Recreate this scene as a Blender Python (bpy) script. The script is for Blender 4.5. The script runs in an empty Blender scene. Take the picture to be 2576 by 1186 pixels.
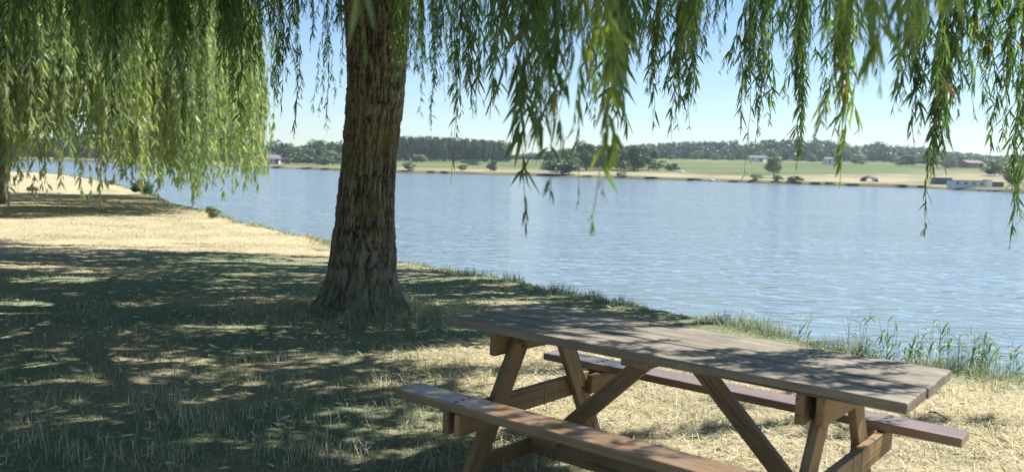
import bpy, math, random
import numpy as np
from mathutils import Vector, Matrix, Euler

R = math.radians
scene = bpy.context.scene
col = scene.collection

# ------------------------------------------------------------------ camera numbers
F_PX, PITCH, ROLL, CAM_H = 2074.7, R(4.8485), R(1.4986), 1.5043   # measured on the photo (2576 px wide)

def ray(px, py):
    U, V = px - 1288.0, py - 593.2
    c, s = math.cos(ROLL), math.sin(ROLL)
    u, v = U * c + V * s, -U * s + V * c
    dx, dz = u / F_PX, -v / F_PX
    y = math.cos(PITCH) + dz * math.sin(PITCH)
    z = -math.sin(PITCH) + dz * math.cos(PITCH)
    return np.array([dx, y, z])

def at_z(px, py, z=0.0):
    d = ray(px, py)
    t = (z - CAM_H) / d[2]
    return np.array([0, 0, CAM_H]) + d * t

def at_d(px, py, d):
    r = ray(px, py)
    return np.array([0, 0, CAM_H]) + r * (d / r[1])

def proj(P):
    P = np.atleast_2d(P).astype(float)
    dz = P[:, 2] - CAM_H
    y = P[:, 1] * math.cos(PITCH) - dz * math.sin(PITCH)
    z = P[:, 1] * math.sin(PITCH) + dz * math.cos(PITCH)
    y = np.where(y < 0.05, 0.05, y)
    u, v = P[:, 0] / y * F_PX, -z / y * F_PX
    c, s = math.cos(ROLL), math.sin(ROLL)
    return 1288 + u * c - v * s, 593.2 + u * s + v * c

SUN_AZ, SUN_EL = R(70), R(59)
SUN = np.array([math.cos(SUN_EL) * math.sin(SUN_AZ), math.cos(SUN_EL) * math.cos(SUN_AZ), math.sin(SUN_EL)])

# ------------------------------------------------------------------ noise
def _hash(ix, iy, iz, seed):
    h = (ix.astype(np.int64) * 374761393 + iy.astype(np.int64) * 668265263 + iz.astype(np.int64) * 2147483647 + seed * 974634721) & 0xFFFFFFFF
    h = ((h ^ (h >> 13)) * 1274126177) & 0xFFFFFFFF
    h = (h ^ (h >> 16)) & 0xFFFFFFFF
    h = (h * 2246822519) & 0xFFFFFFFF
    return ((h ^ (h >> 15)) & 0xFFFFFF) / float(0xFFFFFF)

def noise3(x, y, z, seed=0):
    x, y, z = np.broadcast_arrays(np.asarray(x, float), np.asarray(y, float), np.asarray(z, float))
    ix, iy, iz = np.floor(x), np.floor(y), np.floor(z)
    fx, fy, fz = x - ix, y - iy, z - iz
    fx, fy, fz = [f * f * (3 - 2 * f) for f in (fx, fy, fz)]
    r = 0
    for a in (0, 1):
        for b in (0, 1):
            for c in (0, 1):
                w = (fx if a else 1 - fx) * (fy if b else 1 - fy) * (fz if c else 1 - fz)
                r = r + w * _hash(ix + a, iy + b, iz + c, seed)
    return r

def fbm(x, y, z=0.0, seed=0, oct=4):
    r, a, t = 0, 1.0, 0
    for i in range(oct):
        r = r + a * noise3(np.asarray(x) * 2 ** i, np.asarray(y) * 2 ** i, np.asarray(z) * 2 ** i, seed + i)
        t += a
        a *= 0.5
    return r / t

def sstep(a, b, x):
    t = np.clip((np.asarray(x, float) - a) / (b - a), 0, 1)
    return t * t * (3 - 2 * t)

# ------------------------------------------------------------------ object helpers
def tag(o, label=None, cat=None, group=None, kind=None):
    if label: o['label'] = label
    if cat: o['category'] = cat
    if group: o['group'] = group
    if kind: o['kind'] = kind
    return o

def link(o, parent=None):
    col.objects.link(o)
    if parent is not None:
        o.parent = parent
    return o

def empty(name, loc=(0, 0, 0), rot=(0, 0, 0)):
    o = bpy.data.objects.new(name, None)
    o.location = loc
    o.rotation_euler = rot
    o.empty_display_size = 0.2
    return link(o)

def np_mesh(name, V, tris=None, quads=None, attrs=None, smooth=False):
    """attrs: dict name -> per-face array, (tris first, then quads)"""
    V = np.asarray(V, np.float32).reshape(-1, 3)
    T = np.zeros((0, 3), np.int32) if tris is None else np.asarray(tris, np.int32).reshape(-1, 3)
    Q = np.zeros((0, 4), np.int32) if quads is None else np.asarray(quads, np.int32).reshape(-1, 4)
    me = bpy.data.meshes.new(name)
    me.vertices.add(len(V))
    me.vertices.foreach_set('co', V.ravel())
    nl = T.size + Q.size
    me.loops.add(nl)
    me.loops.foreach_set('vertex_index', np.concatenate([T.ravel(), Q.ravel()]))
    nf = len(T) + len(Q)
    me.polygons.add(nf)
    starts = np.concatenate([np.arange(len(T)) * 3, T.size + np.arange(len(Q)) * 4]).astype(np.int32)
    me.polygons.foreach_set('loop_start', starts)
    me.polygons.foreach_set('loop_total', np.concatenate([np.full(len(T), 3), np.full(len(Q), 4)]).astype(np.int32))
    me.polygons.foreach_set('use_smooth', np.full(nf, smooth, dtype=bool))
    for k, a in (attrs or {}).items():
        a = np.asarray(a, np.float32)
        if a.ndim == 1:
            dom = 'FACE' if len(a) == nf else 'POINT'
            at = me.attributes.new(k, 'FLOAT', dom)
            at.data.foreach_set('value', a)
        else:
            at = me.attributes.new(k, 'FLOAT_COLOR', 'POINT')
            at.data.foreach_set('color', np.concatenate([a, np.ones((len(a), 1), np.float32)], 1).ravel())
    me.update(calc_edges=True)
    return me

def mesh_obj(name, me, mat, parent=None):
    o = bpy.data.objects.new(name, me)
    if mat is not None and not me.materials:
        me.materials.append(mat)
    return link(o, parent)

class Acc:
    """collects vertices, triangles, quads and a value per face"""
    def __init__(s):
        s.V, s.T, s.Q, s.ta, s.qa, s.n = [], [], [], [], [], 0
    def add(s, V, T=None, Q=None, ta=0.5, qa=0.5):
        V = np.asarray(V, float).reshape(-1, 3)
        if T is not None and len(T):
            s.T.append(np.asarray(T) + s.n); s.ta.append(np.broadcast_to(np.asarray(ta, float), (len(T),)))
        if Q is not None and len(Q):
            s.Q.append(np.asarray(Q) + s.n); s.qa.append(np.broadcast_to(np.asarray(qa, float), (len(Q),)))
        s.V.append(V); s.n += len(V)
    def mesh(s, name, smooth=False, attr='tint', origin=None):
        V = np.concatenate(s.V)
        if origin is not None: V = V - np.asarray(origin)
        T = np.concatenate(s.T) if s.T else None
        Q = np.concatenate(s.Q) if s.Q else None
        a = np.concatenate(s.ta + s.qa)
        return np_mesh(name, V, T, Q, {attr: a}, smooth)

def tube_arrays(P, rad, n=8, cap=True):
    P = np.asarray(P, float); rad = np.broadcast_to(np.asarray(rad, float), (len(P),))
    d = np.gradient(P, axis=0)
    d /= np.linalg.norm(d, axis=1)[:, None] + 1e-9
    ref = np.array([0.13, 0.97, 0.2]) if abs(d[:, 2]).mean() > 0.6 else np.array([0, 0, 1.0])
    a = np.cross(d, ref); a /= np.linalg.norm(a, axis=1)[:, None] + 1e-9
    b = np.cross(d, a)
    th = np.arange(n) / n * 2 * math.pi
    V = P[:, None] + (a[:, None] * np.cos(th)[None, :, None] + b[:, None] * np.sin(th)[None, :, None]) * rad[:, None, None]
    k = len(P)
    i, j = np.meshgrid(np.arange(k - 1), np.arange(n), indexing='ij')
    Q = np.stack([i * n + j, i * n + (j + 1) % n, (i + 1) * n + (j + 1) % n, (i + 1) * n + j], -1).reshape(-1, 4)
    V = V.reshape(-1, 3)
    T = None
    if cap:
        V = np.concatenate([V, P[-1:]])
        T = np.stack([(k - 1) * n + np.arange(n), (k - 1) * n + (np.arange(n) + 1) % n, np.full(n, k * n)], -1)
    return V, T, Q

# ------------------------------------------------------------------ materials
def new_mat(name):
    m = bpy.data.materials.new(name)
    m.use_nodes = True
    nt = m.node_tree
    for n in list(nt.nodes): nt.nodes.remove(n)
    return m, nt, nt.nodes, nt.links

def N(nodes, typ, **kw):
    n = nodes.new(typ)
    for k, v in kw.items():
        if k == 'inp':
            for a, b in v.items(): n.inputs[a].default_value = b
        else: setattr(n, k, v)
    return n

def ramp(nodes, stops, interp='LINEAR'):
    r = nodes.new('ShaderNodeValToRGB')
    e = r.color_ramp.elements
    r.color_ramp.interpolation = interp
    while len(e) < len(stops): e.new(0.5)
    for el, (p, c) in zip(e, stops):
        el.position = p
        el.color = (*c, 1) if len(c) == 3 else c
    return r

def leaf_mat(name, stops, under, trans, tfac=0.35, rough=0.45, spec=0.4):
    m, nt, nd, lk = new_mat(name)
    at = N(nd, 'ShaderNodeAttribute', attribute_name='tint')
    cr = ramp(nd, stops)
    lk.new(at.outputs['Fac'], cr.inputs[0])
    geo = N(nd, 'ShaderNodeNewGeometry')
    mx = N(nd, 'ShaderNodeMix', data_type='RGBA')
    lk.new(geo.outputs['Backfacing'], mx.inputs[0])
    mu = N(nd, 'ShaderNodeMix', data_type='RGBA', inp={0: under[3]})
    lk.new(cr.outputs[0], mu.inputs[6]); mu.inputs[7].default_value = (*under[:3], 1)
    lk.new(cr.outputs[0], mx.inputs[6]); lk.new(mu.outputs[2], mx.inputs[7])
    p = N(nd, 'ShaderNodeBsdfPrincipled', inp={'Roughness': rough, 'Specular IOR Level': spec})
    lk.new(mx.outputs[2], p.inputs['Base Color'])
    t = N(nd, 'ShaderNodeBsdfTranslucent')
    tm = N(nd, 'ShaderNodeMix', data_type='RGBA', blend_type='MULTIPLY', inp={0: 1.0})
    lk.new(cr.outputs[0], tm.inputs[6]); tm.inputs[7].default_value = (*trans, 1)
    lk.new(tm.outputs[2], t.inputs[0])
    ms = N(nd, 'ShaderNodeMixShader', inp={0: tfac})
    lk.new(p.outputs[0], ms.inputs[1]); lk.new(t.outputs[0], ms.inputs[2])
    o = N(nd, 'ShaderNodeOutputMaterial')
    lk.new(ms.outputs[0], o.inputs[0])
    return m

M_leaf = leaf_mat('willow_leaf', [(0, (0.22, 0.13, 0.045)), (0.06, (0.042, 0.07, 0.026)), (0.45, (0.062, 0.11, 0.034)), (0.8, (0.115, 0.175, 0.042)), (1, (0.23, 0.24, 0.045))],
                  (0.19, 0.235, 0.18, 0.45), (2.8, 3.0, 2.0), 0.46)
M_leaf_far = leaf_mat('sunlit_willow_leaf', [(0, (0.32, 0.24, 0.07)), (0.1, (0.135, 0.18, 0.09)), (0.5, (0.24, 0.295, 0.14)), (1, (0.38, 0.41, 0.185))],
                      (0.25, 0.3, 0.19, 0.4), (2.0, 2.15, 1.1), 0.42)  # leaf colours lightened so the left willow looks sunlit
M_grass = leaf_mat('grass_blade', [(0, (0.17, 0.245, 0.145)), (0.3, (0.27, 0.33, 0.20)), (0.5, (0.37, 0.34, 0.22)), (0.75, (0.49, 0.42, 0.28)), (1, (0.70, 0.62, 0.45))],
                   (0.3, 0.3, 0.2, 0.05), (1.3, 1.4, 0.9), 0.22, 0.6, 0.25)
M_reed = leaf_mat('reed_leaf', [(0, (0.06, 0.12, 0.04)), (0.6, (0.10, 0.19, 0.06)), (1, (0.42, 0.38, 0.2))],
                  (0.2, 0.25, 0.12, 0.2), (1.8, 2.2, 1.0), 0.3)
M_treeA = leaf_mat('dark_tree_foliage', [(0, (0.026, 0.055, 0.022)), (0.5, (0.045, 0.092, 0.032)), (1, (0.085, 0.14, 0.045))], (0.08, 0.11, 0.06, 0.2), (1.2, 1.4, 0.8), 0.2)
M_treeB = leaf_mat('green_tree_foliage', [(0, (0.045, 0.09, 0.03)), (0.5, (0.075, 0.14, 0.042)), (1, (0.125, 0.19, 0.06))], (0.1, 0.14, 0.08, 0.2), (1.2, 1.4, 0.8), 0.2)
M_treeC = leaf_mat('pale_tree_foliage', [(0, (0.10, 0.135, 0.065)), (0.5, (0.16, 0.195, 0.09)), (1, (0.23, 0.25, 0.12))], (0.15, 0.18, 0.11, 0.2), (1.2, 1.3, 0.9), 0.2)

def bark_mat():
    m, nt, nd, lk = new_mat('bark')
    at = N(nd, 'ShaderNodeAttribute', attribute_name='crack')
    tc = N(nd, 'ShaderNodeTexCoord')
    n1 = N(nd, 'ShaderNodeTexNoise', inp={'Scale': 3.2, 'Detail': 5, 'Roughness': 0.65})
    lk.new(tc.outputs['Object'], n1.inputs['Vector'])
    n2 = N(nd, 'ShaderNodeTexNoise', inp={'Scale': 42, 'Detail': 6, 'Roughness': 0.7})
    lk.new(tc.outputs['Object'], n2.inputs['Vector'])
    cr = ramp(nd, [(0.0, (0.035, 0.028, 0.02)), (0.35, (0.13, 0.112, 0.082)), (0.7, (0.225, 0.2, 0.15)), (1, (0.33, 0.30, 0.235))])
    ad = N(nd, 'ShaderNodeMath', operation='MULTIPLY_ADD', inp={1: 0.55, 2: -0.27})
    lk.new(n2.outputs[0], ad.inputs[0])
    a2 = N(nd, 'ShaderNodeMath', operation='ADD')
    lk.new(ad.outputs[0], a2.inputs[0]); lk.new(at.outputs['Fac'], a2.inputs[1])
    lk.new(a2.outputs[0], cr.inputs[0])
    mossr = ramp(nd, [(0.47, (0, 0, 0)), (0.66, (1, 1, 1))])
    lk.new(n1.outputs[0], mossr.inputs[0])
    mm = N(nd, 'ShaderNodeMath', operation='MULTIPLY', inp={1: 0.6})
    lk.new(mossr.outputs[0], mm.inputs[0])
    mx = N(nd, 'ShaderNodeMix', data_type='RGBA')
    lk.new(mm.outputs[0], mx.inputs[0]); lk.new(cr.outputs[0], mx.inputs[6]); mx.inputs[7].default_value = (0.17, 0.145, 0.04, 1)
    # greyer, greener foot of the trunk
    sx = N(nd, 'ShaderNodeSeparateXYZ'); lk.new(tc.outputs['Object'], sx.inputs[0])
    mr = N(nd, 'ShaderNodeMapRange', inp={1: 0.0, 2: 0.75, 3: 0.65, 4: 0.0})
    lk.new(sx.outputs[2], mr.inputs[0])
    mg = N(nd, 'ShaderNodeMath', operation='MULTIPLY'); lk.new(mr.outputs[0], mg.inputs[0]); lk.new(n2.outputs[0], mg.inputs[1])
    mx2 = N(nd, 'ShaderNodeMix', data_type='RGBA')
    lk.new(mg.outputs[0], mx2.inputs[0]); lk.new(mx.outputs[2], mx2.inputs[6]); mx2.inputs[7].default_value = (0.15, 0.175, 0.135, 1)
    p = N(nd, 'ShaderNodeBsdfPrincipled', inp={'Roughness': 0.9, 'Specular IOR Level': 0.2})
    lk.new(mx2.outputs[2], p.inputs['Base Color'])
    b = N(nd, 'ShaderNodeBump', inp={'Strength': 0.6, 'Distance': 0.012})
    lk.new(n2.outputs[0], b.inputs['Height']); lk.new(b.outputs[0], p.inputs['Normal'])
    o = N(nd, 'ShaderNodeOutputMaterial'); lk.new(p.outputs[0], o.inputs[0])
    return m
M_bark = bark_mat()

def wood_mat(name, c_dark, c_mid, c_light, rough=0.6, spec=0.4, scale=1.0, crack=0.5, bump=0.35, wear=None, gl=0.15):
    """grain runs along the object's X axis"""
    m, nt, nd, lk = new_mat(name)
    tc = N(nd, 'ShaderNodeTexCoord')
    oi = N(nd, 'ShaderNodeObjectInfo')
    off = N(nd, 'ShaderNodeVectorMath', operation='MULTIPLY_ADD', inp={1: (1, 1, 1)})
    cb = N(nd, 'ShaderNodeCombineXYZ')
    mu = N(nd, 'ShaderNodeMath', operation='MULTIPLY', inp={1: 37.0}); lk.new(oi.outputs['Random'], mu.inputs[0])
    for i in range(3): lk.new(mu.outputs[0], cb.inputs[i])
    lk.new(tc.outputs['Object'], off.inputs[0]); lk.new(cb.outputs[0], off.inputs[2])
    mp = N(nd, 'ShaderNodeMapping', inp={'Scale': (2.2 * scale, 34 * scale, 34 * scale)})
    lk.new(off.outputs[0], mp.inputs[0])
    n1 = N(nd, 'ShaderNodeTexNoise', inp={'Scale': 1.0, 'Detail': 8, 'Roughness': 0.7, 'Distortion': 0.6})
    lk.new(mp.outputs[0], n1.inputs['Vector'])
    mp2 = N(nd, 'ShaderNodeMapping', inp={'Scale': (1.2 * scale, 75 * scale, 75 * scale)})
    lk.new(off.outputs[0], mp2.inputs[0])
    n2 = N(nd, 'ShaderNodeTexNoise', inp={'Scale': 1.0, 'Detail': 3, 'Roughness': 0.5, 'Distortion': 0.3})
    lk.new(mp2.outputs[0], n2.inputs['Vector'])
    n3 = N(nd, 'ShaderNodeTexNoise', inp={'Scale': 5.0, 'Detail': 6, 'Roughness': 0.65})
    lk.new(off.outputs[0], n3.inputs['Vector'])
    av = N(nd, 'ShaderNodeMath', operation='MULTIPLY_ADD', inp={1: 0.55}); lk.new(n1.outputs[0], av.inputs[0])
    hv = N(nd, 'ShaderNodeMath', operation='MULTIPLY', inp={1: 0.45}); lk.new(n3.outputs[0], hv.inputs[0]); lk.new(hv.outputs[0], av.inputs[2])
    cr = ramp(nd, [(0.3, c_dark), (0.5, c_mid), (0.72, c_light)])
    lk.new(av.outputs[0], cr.inputs[0])
    ck = ramp(nd, [(0.34, (1, 1, 1)), (0.40, (0, 0, 0))])
    lk.new(n2.outputs[0], ck.inputs[0])
    cm = N(nd, 'ShaderNodeMath', operation='MULTIPLY', inp={1: crack}); lk.new(ck.outputs[0], cm.inputs[0])
    mx = N(nd, 'ShaderNodeMix', data_type='RGBA')
    lk.new(cm.outputs[0], mx.inputs[0]); lk.new(cr.outputs[0], mx.inputs[6]); mx.inputs[7].default_value = (*[v * 0.35 for v in c_dark], 1)
    outc = mx.outputs[2]
    if wear:
        n4 = N(nd, 'ShaderNodeTexNoise', inp={'Scale': 9.0, 'Detail': 8, 'Roughness': 0.75})
        lk.new(off.outputs[0], n4.inputs['Vector'])
        wr = ramp(nd, [(wear[3], (0, 0, 0)), (wear[3] + 0.1, (1, 1, 1))])
        lk.new(n4.outputs[0], wr.inputs[0])
        wm = N(nd, 'ShaderNodeMath', operation='MULTIPLY', inp={1: wear[4]}); lk.new(wr.outputs[0], wm.inputs[0])
        mw = N(nd, 'ShaderNodeMix', data_type='RGBA'); lk.new(wm.outputs[0], mw.inputs[0]); lk.new(outc, mw.inputs[6]); mw.inputs[7].default_value = (*wear[:3], 1)
        outc = mw.outputs[2]
    p = N(nd, 'ShaderNodeBsdfPrincipled', inp={'Specular IOR Level': spec})
    rr = N(nd, 'ShaderNodeMath', operation='MULTIPLY_ADD', inp={1: gl, 2: rough - gl * 0.5}); lk.new(n1.outputs[0], rr.inputs[0])
    lk.new(rr.outputs[0], p.inputs['Roughness'])
    lk.new(outc, p.inputs['Base Color'])
    hs = N(nd, 'ShaderNodeMath', operation='SUBTRACT'); lk.new(n1.outputs[0], hs.inputs[0]); lk.new(cm.outputs[0], hs.inputs[1])
    b = N(nd, 'ShaderNodeBump', inp={'Strength': bump, 'Distance': 0.004}); lk.new(hs.outputs[0], b.inputs['Height'])
    lk.new(b.outputs[0], p.inputs['Normal'])
    o = N(nd, 'ShaderNodeOutputMaterial'); lk.new(p.outputs[0], o.inputs[0])
    return m
M_top = wood_mat('weathered_top_wood', (0.085, 0.073, 0.056), (0.205, 0.178, 0.135), (0.34, 0.298, 0.232), 0.62, 0.4, 1.0, 0.75, 0.5, (0.42, 0.41, 0.38, 0.66, 0.5))
M_frame = wood_mat('brown_stained_wood', (0.125, 0.078, 0.036), (0.235, 0.152, 0.073), (0.32, 0.215, 0.11), 0.6, 0.35, 0.8, 0.6, 0.35)
M_bench = wood_mat('worn_brown_bench_wood', (0.12, 0.076, 0.042), (0.215, 0.142, 0.083), (0.30, 0.205, 0.125), 0.33, 0.9, 0.8, 0.5, 0.3, (0.22, 0.19, 0.16, 0.6, 0.35))
M_bench2 = wood_mat('smooth_red_brown_bench_wood', (0.13, 0.084, 0.056), (0.195, 0.13, 0.09), (0.26, 0.175, 0.125), 0.30, 0.9, 0.6, 0.2, 0.12)
M_endgrain = wood_mat('pale_end_grain', (0.26, 0.17, 0.07), (0.38, 0.26, 0.11), (0.48, 0.34, 0.16), 0.7, 0.3, 1.2, 0.3, 0.3)

def flat_mat(name, c, rough=0.7, var=0.25, scale=3.0, spec=0.3, metal=0.0):
    m, nt, nd, lk = new_mat(name)
    tc = N(nd, 'ShaderNodeTexCoord')
    n = N(nd, 'ShaderNodeTexNoise', inp={'Scale': scale, 'Detail': 5, 'Roughness': 0.6}); lk.new(tc.outputs['Object'], n.inputs['Vector'])
    cr = ramp(nd, [(0.3, tuple(v * (1 - var) for v in c)), (0.7, tuple(min(1, v * (1 + var)) for v in c))]); lk.new(n.outputs[0], cr.inputs[0])
    p = N(nd, 'ShaderNodeBsdfPrincipled', inp={'Roughness': rough, 'Specular IOR Level': spec, 'Metallic': metal})
    lk.new(cr.outputs[0], p.inputs['Base Color'])
    o = N(nd, 'ShaderNodeOutputMaterial'); lk.new(p.outputs[0], o.inputs[0])
    return m
M_white = flat_mat('white_wall', (0.72, 0.72, 0.70), 0.7, 0.06)
M_pale = flat_mat('pale_grey_wall', (0.52, 0.55, 0.56), 0.7, 0.08)
M_slate = flat_mat('slate_roof', (0.17, 0.16, 0.19), 0.7, 0.2)
M_tile = flat_mat('red_tile_roof', (0.30, 0.15, 0.10), 0.8, 0.25)
M_brickh = flat_mat('brown_house_wall', (0.24, 0.17, 0.13), 0.8, 0.2)
M_green = flat_mat('dark_green_metal', (0.055, 0.10, 0.095), 0.5, 0.15)
M_dark = flat_mat('dark_cloth', (0.03, 0.03, 0.04), 0.6, 0.3)
M_brownroof = flat_mat('brown_flat_roof', (0.23, 0.18, 0.12), 0.8, 0.2)
M_glass = flat_mat('dark_window_glass', (0.02, 0.025, 0.03), 0.08, 0.1, 3, 0.6)
M_tyre = flat_mat('tyre_rubber', (0.02, 0.02, 0.02), 0.9, 0.2)
M_conc = flat_mat('pale_concrete', (0.48, 0.46, 0.42), 0.85, 0.12)
M_stone = flat_mat('dark_stone', (0.06, 0.055, 0.05), 0.9, 0.3, 9)
M_whitestone = flat_mat('pale_stone', (0.55, 0.54, 0.50), 0.9, 0.15, 9)
M_trunk = flat_mat('far_trunk', (0.10, 0.08, 0.06), 0.9, 0.3)
M_twig = flat_mat('dark_twig', (0.06, 0.045, 0.035), 0.85, 0.3, 40)
M_string = flat_mat('pale_string', (0.5, 0.44, 0.34), 0.8, 0.1, 40)
M_bolt = flat_mat('rusty_bolt', (0.06, 0.035, 0.025), 0.6, 0.3, 80, 0.5, 0.6)

# ------------------------------------------------------------------ shoreline, lake and terrain
WATER_Z = -0.55
near_px = [(2700, 962), (2576, 940), (2480, 934), (2400, 925), (2250, 905), (2100, 875), (1900, 820), (1750, 792), (1600, 765), (1450, 735), (1300, 705), (1150, 675),
           (1000, 652), (910, 628), (830, 605), (735, 583), (635, 561), (563, 538), (500, 523), (425, 503), (392, 487), (350, 478), (275, 457), (225, 447), (150, 437), (62, 433)]
near_pts = []
for a, b in near_px:
    p = at_z(a, b, -0.12); near_pts.append((p[0], p[1]))
near_pts = [(130, -70), (40, -8), (14, 4.6), (8, 5.9)] + near_pts + [(-60, 80), (-95, 105), (-125, 150)]
far_px = [(20, 401), (87, 403.5), (163, 404), (225, 407), (325, 411), (480, 415), (636, 422), (750, 425.5), (856, 429.6), (997, 435.4), (1130, 438), (1268, 441), (1342, 442.5), (1450, 446), (1555, 449.4), (1695, 453.5),
          (1820, 457.5), (1941, 462.5), (2030, 465), (2107, 467.5), (2230, 471), (2350, 474.5), (2460, 480), (2544, 485.6), (2620, 489)]
far_pts = []
for a, b in far_px:
    p = at_z(a, b, WATER_Z); far_pts.append((p[0], p[1]))
far_pts = [(-175, 225)] + far_pts + [(120, 118), (190, 80), (260, -20)]
LAKE = np.array(near_pts + far_pts)
FAR_PX = np.array([a for a, b in far_px]); FAR_D = np.array([q[1] for q in far_pts[1:-3]])
def shore_d(px): return float(np.interp(px, FAR_PX, FAR_D))

def lake_sd(x, y):
    """signed distance to the shore: + on land, - in the lake"""
    x = np.asarray(x, float); y = np.asarray(y, float)
    d = np.full(x.shape, 1e9); inside = np.zeros(x.shape, bool)
    n = len(LAKE)
    for i in range(n):
        ax, ay = LAKE[i]; bx, by = LAKE[(i + 1) % n]
        ex, ey = bx - ax, by - ay
        t = np.clip(((x - ax) * ex + (y - ay) * ey) / (ex * ex + ey * ey + 1e-12), 0, 1)
        dx, dy = x - ax - t * ex, y - ay - t * ey
        d = np.minimum(d, dx * dx + dy * dy)
        cond = ((ay > y) != (by > y))
        xs = ex * (y - ay) / (by - ay if by != ay else 1e-9) + ax
        inside ^= cond & (x < xs)
    d = np.sqrt(d)
    return np.where(inside, -d, d)

def ground_z(x, y, detail=True, sd=None):
    x = np.asarray(x, float); y = np.asarray(y, float)
    s = lake_sd(x, y) if sd is None else sd
    r = np.hypot(x, y)
    tilt = np.clip(-0.0202 * ((x - 0.7235) * 0.6237 + (y - 3.6148) * 0.7817), -0.12, 0.1)
    base = tilt
    if detail:
        base = base + (fbm(x * 0.7, y * 0.7, 0, 5, 3) - 0.5) * 0.10 * sstep(1.5, 4, np.hypot(x - 0.7, y - 3.6)) + (fbm(x * 6, y * 6, 0, 9, 2) - 0.5) * 0.016
    zn = -0.55 + (base + 0.55) * sstep(-0.28, 0.22, s + (0.22 * (fbm(x * 1.6, y * 1.6, 0, 3, 3) - 0.5) if detail else 0))
    # far side of the lake
    u = x / np.maximum(np.abs(y), 1.0) * F_PX + 1288
    slope = 0.004 + 0.021 * sstep(880, 1010, u) + 0.006 * sstep(1330, 1500, u)
    sf = np.maximum(s, 0)
    rise = slope * np.minimum(np.maximum(sf - 4, 0), 330) * sstep(0, 40, sf)
    zf = -0.55 + 0.62 * sstep(-0.5, 2.5, s) + rise
    far = sstep(95, 130, y + 0.25 * np.abs(x))
    zl = zn * (1 - far) + zf * far
    zw = np.maximum(-0.55 + 0.35 * (s + 0.28) * 1.0, -2.5) if False else -0.55 - np.minimum(0.3 * np.abs(s + 0.3), 2.0)
    return np.where(s < -0.3, zw, zl)

def gz(x, y): return float(ground_z(np.array([x]), np.array([y]))[0])

# shaded lawn versus dry straw (plants differ, but the colour follows the sunlit outline), used by soil and blades
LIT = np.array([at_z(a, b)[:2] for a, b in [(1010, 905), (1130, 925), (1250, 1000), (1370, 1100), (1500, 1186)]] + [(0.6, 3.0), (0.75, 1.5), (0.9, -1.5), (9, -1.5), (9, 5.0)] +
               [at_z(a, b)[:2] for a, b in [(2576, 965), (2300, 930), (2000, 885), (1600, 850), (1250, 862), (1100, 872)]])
def poly_sd(poly, x, y):
    x = np.asarray(x, float); y = np.asarray(y, float)
    d = np.full(x.shape, 1e9); ins = np.zeros(x.shape, bool); n = len(poly)
    for i in range(n):
        ax, ay = poly[i]; bx, by = poly[(i + 1) % n]; ex, ey = bx - ax, by - ay
        t = np.clip(((x - ax) * ex + (y - ay) * ey) / (ex * ex + ey * ey + 1e-12), 0, 1)
        d = np.minimum(d, (x - ax - t * ex) ** 2 + (y - ay - t * ey) ** 2)
        c = ((ay > y) != (by > y)); xs = ex * (y - ay) / (by - ay if by != ay else 1e-9) + ax
        ins ^= c & (x < xs)
    return np.where(ins, -np.sqrt(d), np.sqrt(d))

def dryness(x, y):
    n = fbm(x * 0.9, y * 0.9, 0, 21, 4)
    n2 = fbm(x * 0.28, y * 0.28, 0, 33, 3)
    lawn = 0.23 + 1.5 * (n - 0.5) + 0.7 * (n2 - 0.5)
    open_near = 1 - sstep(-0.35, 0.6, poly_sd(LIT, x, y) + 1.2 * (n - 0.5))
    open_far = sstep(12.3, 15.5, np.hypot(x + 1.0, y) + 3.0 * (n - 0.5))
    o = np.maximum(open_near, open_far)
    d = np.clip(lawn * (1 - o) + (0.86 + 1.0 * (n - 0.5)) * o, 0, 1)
    # greener strip along the edge of the bank
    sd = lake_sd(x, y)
    edge_green = sstep(1.15, 0.35, sd + 0.9 * (n - 0.5)) * sstep(14.5, 11.5, np.hypot(x, y))
    return d * (1 - 0.8 * edge_green)

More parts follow.
